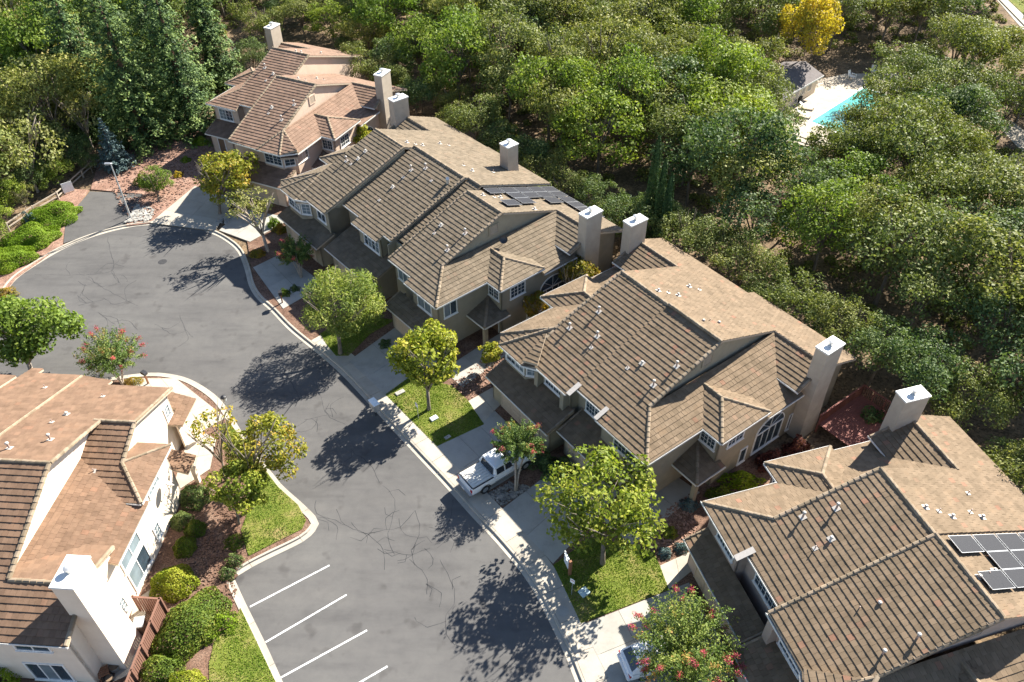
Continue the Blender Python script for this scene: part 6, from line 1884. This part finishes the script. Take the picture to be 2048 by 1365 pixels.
for H, xs, yy in ((H4, range(-13, 15, 3), 22.6), (H3, range(-15, 12, 4), 22.8), (H2, range(-15, 16, 3), 22.8), (H1, range(2, 16, 4), 23.2)):
    for x in xs:
        q = H.M @ Vector((x + fr.uniform(-1, 1), yy + fr.uniform(-.4, 1.6), 0))
        if any(-14 < (O_.M.inverted() @ q).x < 14 and -16 < (O_.M.inverted() @ q).y < 21 for O_ in (H1, H2, H3, H4)): continue
        R = fr.uniform(2.4, 3.5)
        put_tree(q.x, q.y, R, R * fr.uniform(1.0, 1.35) + .4, 'dark' if fr.random() < .45 else 'oak')
for u, v, R, zc in ((1742, 236, 4.2, 5.), (1690, 296, 4.0, 4.6), (1800, 190, 4.6, 5.6), (1640, 312, 3.2, 3.6), (1835, 262, 4.8, 5.5), (1740, 310, 4.4, 5.), (1812, 128, 4.4, 5.5), (1520, 190, 4.2, 5.5), (1500, 120, 4.6, 6.), (1530, 245, 3.6, 4.2), (1490, 270, 4.2, 5.2), (1775, 200, 2.6, 2.9)):
    q = at(u, v, zc)
    put_tree(q.x, q.y, R, zc, 'oak')
for u, v, R, zc, kd in ((30, 110, 3.6, 5, 'bright'), (85, 95, 3.2, 5, 'sparse'), (130, 150, 2.6, 4, 'sparse'), (20, 180, 3.2, 4.4, 'yg'), (75, 190, 3., 4.6, 'sparse'), (120, 235, 2.6, 3.6, 'sparse'), (35, 255, 2.8, 3.4, 'bright'), (90, 285, 2.8, 3.2, 'dark'), (150, 305, 2.2, 2.4, 'dark'), (15, 320, 2.6, 3., 'sparse'), (60, 345, 2.2, 2.3, 'dark'), (110, 345, 1.9, 1.9, 'bright'), (5, 390, 2.2, 2.2, 'bright'), (40, 395, 1.6, 1.6, 'sparse'), (-20, 440, 2.2, 2.2, 'bright'), (175, 320, 1.6, 1.7, 'dark'), (-30, 250, 3.4, 4.4, 'yg'), (-40, 330, 3., 3.4, 'bright'),
                        (520, 45, 3.6, 4.5, 'oak'), (600, 18, 4., 5, 'oak'), (660, 40, 3.6, 4.6, 'bright'), (735, 60, 3.8, 4.8, 'oak'), (790, 110, 3.6, 4.4, 'dark'), (500, 105, 2.6, 3., 'dark'), (770, 160, 2.8, 3.2, 'oak'), (830, 190, 3., 3.4, 'dark'), (700, 88, 2.4, 2.6, 'dark'), (560, 15, 3., 3.6, 'dark')):
    q = at(u, v, zc)
    put_tree(q.x, q.y, R, zc, kd)
_t = 'one two three four five six seven eight nine ten eleven twelve thirteen fourteen fifteen sixteen seventeen eighteen nineteen'.split()
_o = 'first second third fourth fifth sixth seventh eighth ninth tenth eleventh twelfth thirteenth fourteenth fifteenth sixteenth seventeenth eighteenth nineteenth'.split()
_d = {2: 'twent', 3: 'thirt', 4: 'fort', 5: 'fift', 6: 'sixt'}
NUM = _t + [(_d[k // 10] + 'y' + ('-' + _t[k % 10 - 1] if k % 10 else '')) for k in range(20, 70)]
ORD = _o + [(_d[k // 10] + ('y-' + _o[k % 10 - 1] if k % 10 else 'ieth')) for k in range(20, 70)]
for lb in sorted(set(p[0] for p in placed)):
    same = sorted([p for p in placed if p[0] == lb], key=lambda p: p[1])
    for i, p in enumerate(same):
        n = len(same)
        if n == 1: continue
        if i == 0: p[2]['label'] = lb + ', leftmost of ' + NUM[n - 1]
        elif i == n - 1: p[2]['label'] = lb + ', rightmost of ' + NUM[n - 1]
        else: p[2]['label'] = lb + ', ' + ORD[i] + ' from left'
# the ones that stand out
p = at(1625, 45, 8.)
t = tree('yellow_tree', (p.x, p.y, 0), 8., 3.6, YL, WD[0], 'bright yellow autumn tree beyond the pool house', 'tree', sz=1.35, wood_r=.5)
# undergrowth filling the floor of the wood
g = np.random.default_rng(77)
Cc, Nn, Zz = [], [], []
for i in range(3600):
    x, y = g.uniform(-95, 110), g.uniform(40, 150)
    uv = proj((x, y, 0))
    if not inside(uv, FOREST) or any(inside(uv, n) for n in NOGO): continue
    if any(-17 < (H.M.inverted() @ Vector((x, y, 0))).x < 17 and -18 < (H.M.inverted() @ Vector((x, y, 0))).y < 21.5 for H in (H1, H2, H3, H4)): continue
    n = 110
    r = g.uniform(.5, 1.3)
    u_ = unit(n, g)
    u_[:, 2] = np.abs(u_[:, 2])
    Cc.append(np.array([x, y, .1]) + u_ * r * np.array([1, 1, .8]) * g.uniform(.6, 1, (n, 1)))
    Nn.append(u_ + g.normal(0, .5, (n, 3)))
    Zz.append(g.uniform(.09, .19, n))
tag(link('undergrowth', leaf_mesh('undergrowth', np.concatenate(Cc), np.concatenate(Nn), np.concatenate(Zz), 'leaf_oak', .6, None, g)), kind='stuff')
print('forest trees', count)
